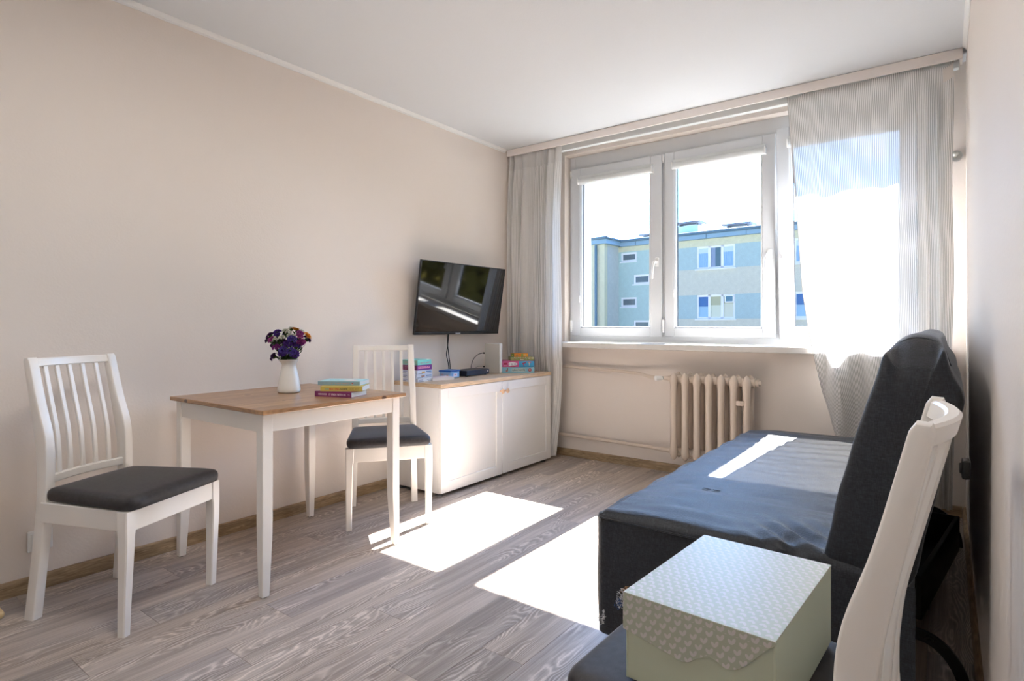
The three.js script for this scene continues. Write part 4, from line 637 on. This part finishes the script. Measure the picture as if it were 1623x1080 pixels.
// ---------------------------------------------------------------- sofa bed
{
  const t = thing('sofa_bed', 'dark blue-grey fabric sofa bed with its backrest raised, along the right wall', 'sofa bed');
  const wr = (x, y, z, a = 0.005) => (fbm(x * 3 + 5, z * 9 + y * 7 + 3, 4096, 4096, 61, 3) - 0.5) * 2 * a;
  // mattress: top follows the padding, folds run across it
  const Z0 = 0.44, Z1 = 2.385, X0 = 2.018, X1 = 2.90, Y0 = 0.26, Y1 = 0.468;
  const g = softBox(X1 - X0, Y1 - Y0, Z1 - Z0, 0.045, 80, 18, 150, (q, n) => {
    const x = q.x + (X0 + X1) / 2, z = q.z + (Z0 + Z1) / 2; let d = wr(x, q.y, z, 0.006);
    if (n.y > 0.5) { d += 0.0035 * Math.sin(z * 46 + 3 * Math.sin(x * 5) + 8 * fbm(x * 2, z * 2, 4096, 4096, 8, 2)) * smooth(1.4, 0.9, z) + 0.006 * (fbm(x * 7, z * 20, 4096, 4096, 41, 2) - 0.5) * smooth(1.2, 1.8, z); d += 0.012 * Math.exp(-Math.pow((x - 2.62) / 0.1, 2) - Math.pow((z - 2.28) / 0.12, 2)) * Math.sin((x * 1.2 - z) * 60); }
    if (n.z > 0.5 || n.x < -0.5) d += 0.004 * Math.sin((n.z > 0.5 ? x : z) * 21 + q.y * 6);
    return d - (n.y > 0.5 ? 0.012 * smooth(0.25, 0.46, Math.abs(q.x)) : 0);
  }).translate((X0 + X1) / 2, (Y0 + Y1) / 2, (Z0 + Z1) / 2);
  part(t, 'mattress', smoothUV(g, 0), M.denim);
  part(t, 'tuft', merged([0, 1, 2, 3].map((k) => tube([[2.245 + (k % 2) * 0.034, 0.4655, 1.935 + (k >> 1) * 0.022], [2.262 + (k % 2) * 0.03, 0.4668, 1.944 + (k >> 1) * 0.022], [2.275 + (k % 2) * 0.034, 0.4655, 1.94 + (k >> 1) * 0.022]], 0.0018, 8, 5))), M.denim);
  // skirts of the loose cover: front (towards the room), near end and far end
  const walk = (pts) => { const P = new THREE.CurvePath(); for (let i = 1; i < pts.length; i++) P.add(new THREE.LineCurve3(V3(...pts[i - 1]), V3(...pts[i]))); return P; };
  const skirt = (pts, y1, yb, nu, seedK) => { // hangs from a plan path, its outside on the left of the direction of travel
    const P = walk(pts), LEN = P.getLength(), side = (off) => (s, v) => {
      const p = P.getPointAt(clamp(s, 0, 1)), q0 = P.getPointAt(clamp(s - 0.004, 0, 1)), q1 = P.getPointAt(clamp(s + 0.004, 0, 1)), d = q1.sub(q0).normalize(), nx = d.z, nz = -d.x;
      const w = (0.006 * Math.sin(s * LEN * 9.5 + 2 * v + seedK) + 0.016 * (fbm(s * LEN * 3.5 + seedK, v * 2, 4096, 4096, 19, 2) - 0.5)) * Math.pow(v, 0.8) - off + 0.004 * v;
      return [p.x + nx * w, lerp(y1, yb, v) + 0.004 * Math.sin(s * LEN * 12) * v, p.z + nz * w, s * LEN, v * (y1 - yb)];
    };
    const A = sheet(nu, 24, side(0)), B = sheet(nu, 24, side(0.006)), flip = (g) => { const ix = g.index.array; for (let i = 0; i < ix.length; i += 3) { const q = ix[i]; ix[i] = ix[i + 1]; ix[i + 1] = q; } g.computeVertexNormals(); return g; };
    return merged([A, flip(B)]);
  };
  const arcPts = []; for (let i = 0; i <= 8; i++) { const a = i / 8 * Math.PI / 2; arcPts.push([X0 + 0.048 - Math.cos(a) * 0.046, 0, Z1 - 0.048 + Math.sin(a) * 0.046]); }
  part(t, 'cover_skirt', skirt([[X0 + 0.002, 0, Z0 + 0.02], ...arcPts, [X1 + 0.015, 0, Z1 - 0.002]].reverse(), 0.43, 0.05, 220, 1), M.denim);
  part(t, 'cover_skirt', skirt([[X0 + 0.03, 0, Z0 + 0.004], [X1, 0, Z0 + 0.004]].reverse(), 0.42, 0.05, 60, 5).scale(1, 1, 1), M.denim);
  // piping along the near top edge
  part(t, 'seam', tube([[X0 + 0.03, 0.437, Z1 + 0.001], [2.2, 0.436, Z1 + 0.003], [2.5, 0.437, Z1 + 0.003], [2.7, 0.437, Z1 + 0.002]], 0.0028, 40, 6), M.denim);
  // backrest: slab leaning back, profile in (x, y), length along z
  const prof = new THREE.CatmullRomCurve3([[2.712, 0.405], [2.728, 0.55], [2.757, 0.69], [2.796, 0.83], [2.833, 0.955], [2.858, 1.022], [2.90, 1.052], [2.958, 1.04], [2.985, 0.97], [3.012, 0.905], [2.995, 0.83], [2.968, 0.72], [2.935, 0.56], [2.91, 0.44], [2.88, 0.405], [2.79, 0.40]].map((q) => V3(q[0], q[1], 0)), true, 'centripetal').getPoints(110).slice(0, 110);
  prof.forEach((p, i) => { const a = prof[(i + 107) % 110], b = prof[(i + 3) % 110], d = b.clone().sub(a).normalize(); p.top = smooth(0.35, 0.9, Math.abs(d.x)) * smooth(0.9, 1.0, p.y); });
  const ctr = [2.87, 0.73], za = 0.46, zb = 2.355, rings = [];
  const ringAt = (z, k) => prof.map((p) => { // k: how far the ring has shrunk towards the middle of the end face
    const nr = smooth(2.08, 2.375, z), dx = p.x - ctr[0], dy = p.y - ctr[1] - nr * nr * 0.075 * p.top, L = Math.hypot(dx, dy), s = 1 - k;
    const w = (wr(p.x * 2, p.y * 1.5, z * 0.6, 0.004) + 0.003 * Math.sin(p.y * 40 + z * 5) * smooth(0.8, 1.0, p.y)) * s;
    return [ctr[0] + dx * s + dx / L * w, ctr[1] + dy * s + dy / L * w, z];
  });
  const zs = [[za - 0.02, 0.9], [za - 0.02, 0.5], [za - 0.018, 0.25], [za - 0.012, 0.08], [za, 0.02]]; for (let i = 1; i < 60; i++) zs.push([lerp(za, zb, i / 60), 0]);
  zs.push([zb, 0.006], [zb + 0.008, 0.03], [zb + 0.015, 0.07], [zb + 0.020, 0.13], [zb + 0.023, 0.21], [zb + 0.025, 0.34], [zb + 0.026, 0.5], [zb + 0.026, 0.7], [zb + 0.026, 0.92]);
  const bg = outward(loft(zs.map(([z, k]) => ringAt(z, k))));
  part(t, 'backrest', smoothUV(bg, 1), M.denim);
  part(t, 'seam', merged([tube(prof.slice(36, 56).map((p) => { const dx = p.x - ctr[0], dy = p.y - ctr[1], L = Math.hypot(dx, dy), w = 0.001, nr = smooth(2.08, 2.375, 2.2); return [p.x + dx / L * w, p.y + dy / L * w - nr * nr * 0.075 * p.top, 2.2]; }), 0.0024, 50, 6)]), M.denim);
  // black storage box under the seat, slightly askew, open at the top
  const bx = (x0, x1, y0, y1, z0, z1) => boxAt(x0, x1, y0, y1, z0, z1, 0.003);
  part(t, 'storage_box', merged([bx(-0.62, 0, 0, 0.016, -0.42, 0.42), bx(-0.016, 0, 0, 0.145, -0.42, 0.42), bx(-0.62, -0.604, 0, 0.145, -0.42, 0.42), bx(-0.604, -0.016, 0, 0.145, -0.42, -0.404), bx(-0.604, -0.016, 0, 0.145, 0.404, 0.42)]), M.blackBoard, [2.966, 0.108, 1.37], [0, -0.132, 0]);
  // bent metal legs, two at the back, two at the front
  const arc = (z) => { const L = []; for (let i = 0; i <= 14; i++) { const a = Math.PI / 2 * (1 - i / 14); L.push([2.905 + Math.cos(a) * 0.118, 0.0 + Math.sin(a) * 0.165, z]); } return L; };
  const bar = (pts) => { const c = new THREE.CatmullRomCurve3(pts.map((q) => V3(...q))), R = []; for (let i = 0; i <= 24; i++) { const p = c.getPoint(i / 24), d = c.getTangent(i / 24), n = V3(-d.y, d.x, 0); const o = (a, b) => [p.x + n.x * a, p.y + n.y * a, p.z + b]; R.push([o(-0.016, -0.006), o(0.016, -0.006), o(0.016, 0.006), o(-0.016, 0.006)]); } return toCreasedNormals(outward(loft(R)).toNonIndexed(), 0.5); };
  for (const [z, k] of [[0.56, 1], [2.02, 1]]) {
    const leg = part(t, 'leg', bar([[2.80, 0.17, z], [2.87, 0.172, z], ...arc(z)]), M.blackMetal); leg.userData.label = 'bent black metal rear leg';
    part(leg, 'bolt', merged([cyl(0.011, 0.011, 0.006, 16).rotateX(Math.PI / 2).translate(2.935, 0.158, z + 0.009), cyl(0.005, 0.005, 0.006, 6).rotateX(Math.PI / 2).translate(2.935, 0.158, z + 0.014)]), M.blackMetal);
  }
  for (const z of [0.56, 2.02]) part(t, 'leg', merged([boxAt(2.06, 2.09, 0, 0.262, z - 0.015, z + 0.015, 0.003)]), M.blackMetal);
  part(t, 'frame', merged([boxAt(2.04, 2.86, 0.235, 0.262, 0.52, 0.55), boxAt(2.04, 2.86, 0.235, 0.262, 2.0, 2.03), boxAt(2.04, 2.07, 0.235, 0.262, 0.55, 2.0), boxAt(2.83, 2.86, 0.235, 0.262, 0.55, 2.0), boxAt(2.83, 2.86, 0.155, 0.24, 0.545, 0.575), boxAt(2.83, 2.86, 0.155, 0.24, 2.005, 2.035)]), M.blackMetal);
  // frayed places on the near skirt: loose threads
  const fray = (cx, cy, wx, hy, n) => { const L = []; for (let i = 0; i < n; i++) { const a = rr(-1, 1), b = rr(-1, 1); if (a * a + b * b > 1) continue; const l = rr(0.004, 0.011), g2 = new THREE.BoxGeometry(0.0012, l, 0.0012); g2.rotateZ(rr(-1.4, 1.4)).rotateX(rr(-0.6, 0.6)).translate(cx + a * wx + b * wx * 0.35, cy + b * hy, Z1 + 0.012 + rr(0, 0.008)); L.push(g2); } return merged(L); };
  seed = 77;
  const frayed = [[2.135, 0.195, 0.018, 0.034, 110, 0xcfd2d8], [2.125, 0.175, 0.014, 0.02, 60, 0x3f5a86], [2.15, 0.225, 0.016, 0.014, 50, 0xb98f63], [2.068, 0.115, 0.006, 0.026, 36, 0xd6d8dc], [2.052, 0.105, 0.003, 0.01, 10, 0xc9ccd2]];
  frayed.forEach(([x, y, w, h, n, c]) => { part(t, 'frayed_threads', fray(x, y, w, h, n), paintOf(c, 0.9)).userData.kind = 'stuff'; });
}

// ---------------------------------------------------------------- patterned box on the near chair
{
  const BH = 0.143, BW = 0.240, BD = 0.343, t = thing('storage_box', 'pale green cardboard box with a heart-patterned lid on the chair close to the camera', 'box', [2.675, 0.4905, 3.062], -0.06);
  const hearts = (bg, fg) => (g, w, h) => { fill(g, w, h, bg); g.fillStyle = fg; const S = w / 5; for (let r = -1; r < 7; r++) for (let c = -1; c < 6; c++) { const x = c * S + (r % 2 ? S / 2 : 0) + S / 2, y = r * S * 0.78 + S / 2, s = S * 0.36; g.beginPath(); g.moveTo(x - s * 0.2, y + s * 0.95); g.bezierCurveTo(x - s * 1.1, y + s * 0.75, x - s * 1.25, y - s * 0.4, x - s * 0.75, y - s * 0.35); g.bezierCurveTo(x - s * 0.4, y - s * 0.3, x - s * 0.25, y - s * 0.1, x - s * 0.1, y + s * 0.15); g.bezierCurveTo(x + s * 0.05, y - s * 0.5, x + s * 0.55, y - s * 0.95, x + s * 0.8, y - s * 0.8); g.bezierCurveTo(x + s * 1.1, y - s * 0.5, x + s * 0.8, y + s * 0.7, x - s * 0.2, y + s * 0.95); g.fill(); } };
  const pat = canvasTex(512, 400, hearts('#b0b5a2', '#cdc8c4')); pat.repeat.set(1 / 0.084, 1 / 0.084 * 512 / 400);
  const lidMat = phy({ map: pat, roughness: 0.45, clearcoat: 0.15, clearcoatRoughness: 0.3 });
  const body = paintOf(0xc2c9b2, 0.55), kraft = paintOf(0x9c8468, 0.8);
  part(t, 'body', merged([boxAt(-BW / 2 + 0.003, BW / 2 - 0.003, 0, 0.003, -BD / 2 + 0.003, BD / 2 - 0.003, 0.001), boxAt(-BW / 2 + 0.002, -BW / 2 + 0.005, 0, BH - 0.003, -BD / 2 + 0.002, BD / 2 - 0.002, 0.001), boxAt(BW / 2 - 0.004, BW / 2 - 0.0005, 0, BH - 0.003, -BD / 2, BD / 2, 0.001), boxAt(-BW / 2 + 0.002, BW / 2 - 0.002, 0, BH - 0.003, -BD / 2, -BD / 2 + 0.003, 0.001), boxAt(-BW / 2 + 0.004, BW / 2 - 0.002, 0, BH - 0.003, BD / 2 - 0.006, BD / 2 - 0.003, 0.001)]), body);
  const lid = part(t, 'lid', boxUV(boxAt(-BW / 2 - 0.002, BW / 2, BH - 0.003, BH, -BD / 2 - 0.001, BD / 2 + 0.001, 0.001), 0), lidMat);
  // tuck flap with a wavy lower edge on the near face; local x from left to right
  const s = new THREE.Shape(), W2 = BW / 2; s.moveTo(-W2 - 0.002, 0); s.lineTo(W2, 0); s.lineTo(W2, -0.004); s.bezierCurveTo(W2 - 0.02, -0.016, W2 - 0.035, -0.05, W2 - 0.062, -0.062); s.bezierCurveTo(W2 - 0.078, -0.066, W2 - 0.085, -0.05, W2 - 0.10, -0.055); s.bezierCurveTo(W2 - 0.12, -0.066, W2 - 0.125, -0.078, W2 - 0.14, -0.078); s.bezierCurveTo(W2 - 0.16, -0.074, W2 - 0.18, -0.07, -W2 - 0.002, -0.0605); s.closePath();
  const fg = boxUV(new THREE.ExtrudeGeometry(s, { depth: 0.0022, bevelEnabled: true, bevelSize: 0.0004, bevelThickness: 0.0004, bevelSegments: 1, curveSegments: 14 }).translate(0, BH - 0.001, BD / 2 - 0.0015), 0);
  part(t, 'flap', fg, lidMat);
  part(t, 'side_flap', boxAt(-BW / 2 - 0.003, -BW / 2 + 0.001, BH - 0.062, BH - 0.003, BD / 2 - 0.06, BD / 2 - 0.001, 0.001), kraft);
}

// ---------------------------------------------------------------- added ceiling fill lamp, out of view
{
  const t = thing('added_fill_lamp', 'added square fill lamp with an opal diffuser, unseen on the ceiling', 'lamp', FILL_LAMP.at), S = FILL_LAMP.size / 2;
  part(t, 'frame', merged([boxAt(-S, S, -0.04, -0.0005, -S, -S + 0.02, 0.003), boxAt(-S, S, -0.04, -0.0005, S - 0.02, S, 0.003), boxAt(-S, -S + 0.02, -0.04, -0.0005, -S + 0.02, S - 0.02, 0.003), boxAt(S - 0.02, S, -0.04, -0.0005, -S + 0.02, S - 0.02, 0.003)]), M.whitePlastic);
  part(t, 'diffuser', plainAt(-S + 0.02, S - 0.02, -0.036, -0.03, -S + 0.02, S - 0.02), std({ color: 0xffffff, roughness: 0.6, emissive: 0xfff8ef, emissiveIntensity: 2 }));
}

// ---------------------------------------------------------------- low bench at the left edge: only the end of its runner shows
{
  const t = thing('bench', 'pale wooden bench whose rounded runner end shows at the left edge of the floor', 'bench', [0.1225, 0, 3.542]);
  for (const z of [0, 0.4]) part(t, 'runner', box(0.175, 0.03, 0.034, 0.013, 4).translate(0, 0.0155, z), M.paleWood);
  for (const x of [-0.08, -0.03]) for (const z of [0, 0.4]) part(t, 'upright', box(0.03, 0.36, 0.03, 0.006, 2).translate(x, 0.205, z), M.paleWood);
  part(t, 'seat', box(0.12, 0.026, 0.46, 0.008, 3).translate(-0.055, 0.395, 0.215), M.paleWood);
}

// ---------------------------------------------------------------- outside
{
  struct('ground', boxUV(plainAt(-80, 80, -7.2, -7, -90, 40), 0, [0, 0], 0.2), std({ color: 0x53524f, roughness: 1 }));
  const TH = 3.4 * Math.PI / 180;
  const t = thing('apartment_building', 'pale blue and cream apartment building seen through the window', 'building', [1, 0, -32], -TH);
  const out = (c) => std({ color: c, map: rep(renderTex, 1, 1), roughness: 0.95 });
  const BL = out(0xbcd5d6), CR = out(0xe0e0d0), PY = out(0xe6e4c6), SIDE = out(0xd0d6d2), CY = out(0xc2dcd8), tin = std({ color: 0x8fb0c6, roughness: 0.5 }), tinD = std({ color: 0x5d7e94, roughness: 0.5 });
  const wf = std({ color: 0xf4f6f8, roughness: 0.4 }), dark = std({ color: 0x56636b, roughness: 0.5 });
  const L = -16.5, RT = 8;
  part(t, 'wall', boxUV(plainAt(L, RT, -7, 6.5, -10, -0.25)), CR);
  // wall face built of fields, leaving the window openings free
  const cols = [[-10.844, -8.413], [-5.08, -2.65], [0.7, 3.13]], rows = [[4.61, 6.05], [1.455, 2.975]];
  const xs = [-12.9, ...cols.flat(), RT];
  for (const [y0, y1, m, nm] of [[-7, 1.455, CR, 'cream_field'], [2.975, 4.61, CR, 'cream_field'], [6.05, 6.5, PY, 'yellow_field']]) part(t, nm, boxUV(plainAt(-12.9, RT, y0, y1, -0.25, 0)), m);
  for (const [y0, y1] of rows) for (let i = 0; i < xs.length; i += 2) part(t, 'blue_field', boxUV(plainAt(xs[i], xs[i + 1], y0, y1, -0.25, 0.0)), BL);
  // stair bay with small staggered windows
  const small = [[-16.31, -15.09, 5.46, 6.09], [-15.33, -14.1, 3.86, 4.515], [-16.31, -15.09, 2.32, 2.985], [-15.33, -14.1, 0.72, 1.387]];
  { const sh = new THREE.Shape(); sh.moveTo(L, -7); sh.lineTo(-12.9, -7); sh.lineTo(-12.9, 6.15); sh.lineTo(L, 6.15); sh.closePath(); for (const [a, b, c, d] of small) { const h = new THREE.Path(); h.moveTo(a, c); h.lineTo(a, d); h.lineTo(b, d); h.lineTo(b, c); h.closePath(); sh.holes.push(h); } part(t, 'stair_field', boxUV(new THREE.ExtrudeGeometry(sh, { depth: 0.25, bevelEnabled: false }).translate(0, 0, -0.25)), CY); part(t, 'yellow_field', boxUV(plainAt(L, -12.9, 6.15, 6.5, -0.25, 0)), PY); }
  const ringF = (a, b, c, d, w, z0, z1) => merged([plainAt(a, a + w, c, d, z0, z1), plainAt(b - w, b, c, d, z0, z1), plainAt(a + w, b - w, c, c + w, z0, z1), plainAt(a + w, b - w, d - w, d, z0, z1)]);
  const skyGlass = (c) => std({ color: c, roughness: 0.12, metalness: 0.0 });
  for (const [a, b, c, d] of small) { const f = part(t, 'stair_window', merged([ringF(a, b, c, d, 0.13, -0.14, -0.06), plainAt(a - 0.06, b + 0.06, c - 0.07, c, -0.1, 0.06)]), wf); part(f, 'pane', plainAt(a + 0.12, b - 0.12, c + 0.12, d - 0.12, -0.12, -0.1), skyGlass(0x66757c)); }
  cols.forEach(([a, b], ci) => rows.forEach(([y0, y1], ri) => {
    const w = (b - a) / 3, f = part(t, 'window', merged([ringF(a, b, y0, y1, 0.12, -0.16, -0.06), plainAt(a + w - 0.08, a + w + 0.08, y0, y1, -0.16, -0.06), plainAt(a + 2 * w - 0.08, a + 2 * w + 0.08, y0, y1, -0.16, -0.06), plainAt(a - 0.08, b + 0.08, y0 - 0.08, y0, -0.1, 0.1)]), wf);
    for (let k = 0; k < 3; k++) {
      const x0 = a + k * w + (k ? 0.08 : 0.12), x1 = a + (k + 1) * w - (k === 2 ? 0.12 : 0.08), yA = y0 + 0.12, yB = y1 - 0.12;
      if (ri === 0) {
        if (k === 1) { part(f, 'pane', plainAt(x0 + 0.28, x1, yA, yB, -0.14, -0.12), skyGlass(0x5f7a85)); part(f, 'curtain', sheet(16, 2, (u, v) => [lerp(x0, x0 + 0.3, u), lerp(yB, yA, v), -0.13 + 0.02 * Math.sin(u * 30)]), std({ color: 0x9fb2cc, roughness: 0.9, side: THREE.DoubleSide })); }
        else { part(f, 'curtain', sheet(40, 2, (u, v) => [lerp(x0, x1, u), lerp(yB - 0.3, yA, v), -0.12 + 0.018 * Math.sin(u * 26 + k)]), std({ color: 0x9ec4e4, roughness: 0.9, side: THREE.DoubleSide })); part(f, 'blind', plainAt(x0, x1, yB - 0.32, yB, -0.14, -0.11), std({ color: 0xcfe2ee, roughness: 0.8 })); }
      } else {
        part(f, 'pane', plainAt(x0, x1, yA, yB, -0.15, -0.13), skyGlass([0x9cc3de, 0xd9dcc6, 0xd7d8c4][k]));
        if (k === 0) part(f, 'blind', plainAt(x0, x1, yA + 0.66, yB, -0.13, -0.11), std({ color: 0x4478b4, roughness: 0.6 }));
        if (k === 1) part(f, 'blind', plainAt(x0, x1, yA + 0.74, yB, -0.13, -0.11), std({ color: 0xb9bb9c, roughness: 0.7 }));
        if (k === 2) { part(f, 'blind', plainAt(x0, x1, yA + 0.85, yB - 0.36, -0.13, -0.11), std({ color: 0xb4b18e, roughness: 0.7 })); part(f, 'vent_sash', ringF(x0 + 0.1, x1 + 0.04, yB - 0.4, yB + 0.06, 0.07, -0.04, 0.0).rotateZ(0.0), wf); part(f, 'pane', plainAt(x0 + 0.16, x1 - 0.02, yB - 0.34, yB, -0.03, -0.02), skyGlass(0x5c8498)); }
      }
    }
  }));
  // stair tower standing forward on the left
  part(t, 'tower', boxUV(plainAt(-24, L, -7, 6.55, -10, 1.86)), PY); part(t, 'tower_side', boxUV(plainAt(L, L + 0.02, -7, 6.5, 0.01, 1.5)), SIDE);
  part(t, 'downpipe', merged([new THREE.CylinderGeometry(0.09, 0.09, 13.6, 12).translate(-17.1, -0.3, 2.0)]), tinD);
  part(t, 'eaves', merged([plainAt(L + 0.35, RT, 6.5, 6.84, -10, 0.35), plainAt(-24, L + 0.35, 6.55, 6.9, -10, 2.2)]), tin);
  const gut = (x0, x1, y, z) => new THREE.CylinderGeometry(0.1, 0.1, x1 - x0, 10).rotateZ(Math.PI / 2).translate((x0 + x1) / 2, y, z);
  part(t, 'gutter', merged([gut(L + 0.4, RT, 6.86, 0.42), gut(-24, L + 0.4, 6.92, 2.28), new THREE.CylinderGeometry(0.1, 0.1, 1.9, 10).rotateX(Math.PI / 2).translate(L + 0.42, 6.92, 1.35)]), tinD);
  part(t, 'roof', merged([plainAt(L, RT, 6.82, 6.95, -10, 0.2), plainAt(-24, L, 6.88, 7.0, -10, 2.0)]), tin);
  for (let k = 0; k < 9; k++) part(t, 'fascia_joint', plainAt(-15 + k * 2.45, -14.96 + k * 2.45, 6.5, 6.84, 0.34, 0.365), tinD);
  for (const [x, z, h, w] of [[-12.2, -2.2, 7.78, 1.5], [-8.7, -1.6, 7.22, 1.5], [-15.3, -3, 7.4, 1.5], [-2.4, -2, 7.5, 1.5]]) { const ch = part(t, 'chimney', merged([plainAt(x - w / 2, x + w / 2, 6.9, h, z - 0.5, z + 0.5)]), out(0xbcd3d8)); part(ch, 'cap', merged([plainAt(x - w / 2 - 0.15, x + w / 2 + 0.15, h + 0.16, h + 0.27, z - 0.6, z + 0.6), ...[-1, 1].map((e) => plainAt(x + e * w * 0.42 - 0.05, x + e * w * 0.42 + 0.05, h, h + 0.17, z - 0.3, z + 0.3))]), std({ color: 0x6f6a72, roughness: 0.8 })); }
}
// trees to the right of the view, seen in the television
{
  seed = 313;
  const leafG = (() => { const g = new THREE.PlaneGeometry(0.34, 0.2, 1, 1); return g; })();
  const leafM = (c) => phy({ color: c, roughness: 0.95, specularIntensity: 0.3, transmission: 0.4, thickness: 0, side: THREE.DoubleSide });
  const lm = [leafM(0x8d8648), leafM(0xa3914a), leafM(0x737a3c)];
  const bark = std({ color: 0x4c4034, roughness: 0.95 });
  const label = ['broad green tree outside on the right, mirrored in the television', 'yellow-green tree outside on the right, behind the broad one', 'dark green tree outside furthest to the right'];
  [[9.5, -9.5, 4.4, 3.6], [14.5, -12.5, 5.2, 4.2], [12.0, -4.5, 4.6, 3.6]].forEach(([x, z, h, r], i) => {
    const t = thing('tree', label[i], 'tree', [x, -7, z]);
    part(t, 'trunk', new THREE.CylinderGeometry(0.18, 0.32, h + 6, 12).translate(0, (h + 6) / 2, 0), bark);
    const n = 4200, im = new THREE.InstancedMesh(leafG, lm[i], n), o = new THREE.Object3D(); im.name = 'foliage'; im.userData.kind = 'stuff'; im.castShadow = im.receiveShadow = true;
    for (let k = 0; k < n; k++) { const a = rnd() * 6.283, b = Math.acos(rr(-1, 1)), q = r * Math.cbrt(rr(0.25, 1)) * (0.8 + 0.35 * n3(a * 2 + i * 9, b * 3, 1.5)); o.position.set(Math.cos(a) * Math.sin(b) * q, 7 + h * 0.35 + Math.cos(b) * q * 1.25, Math.sin(a) * Math.sin(b) * q); o.rotation.set(rnd() * 6, rnd() * 6, rnd() * 6); o.scale.setScalar(rr(0.8, 1.6)); o.updateMatrix(); im.setMatrixAt(k, o.matrix); }
    t.add(im);
  });
}
renderer.render(scene, camera);
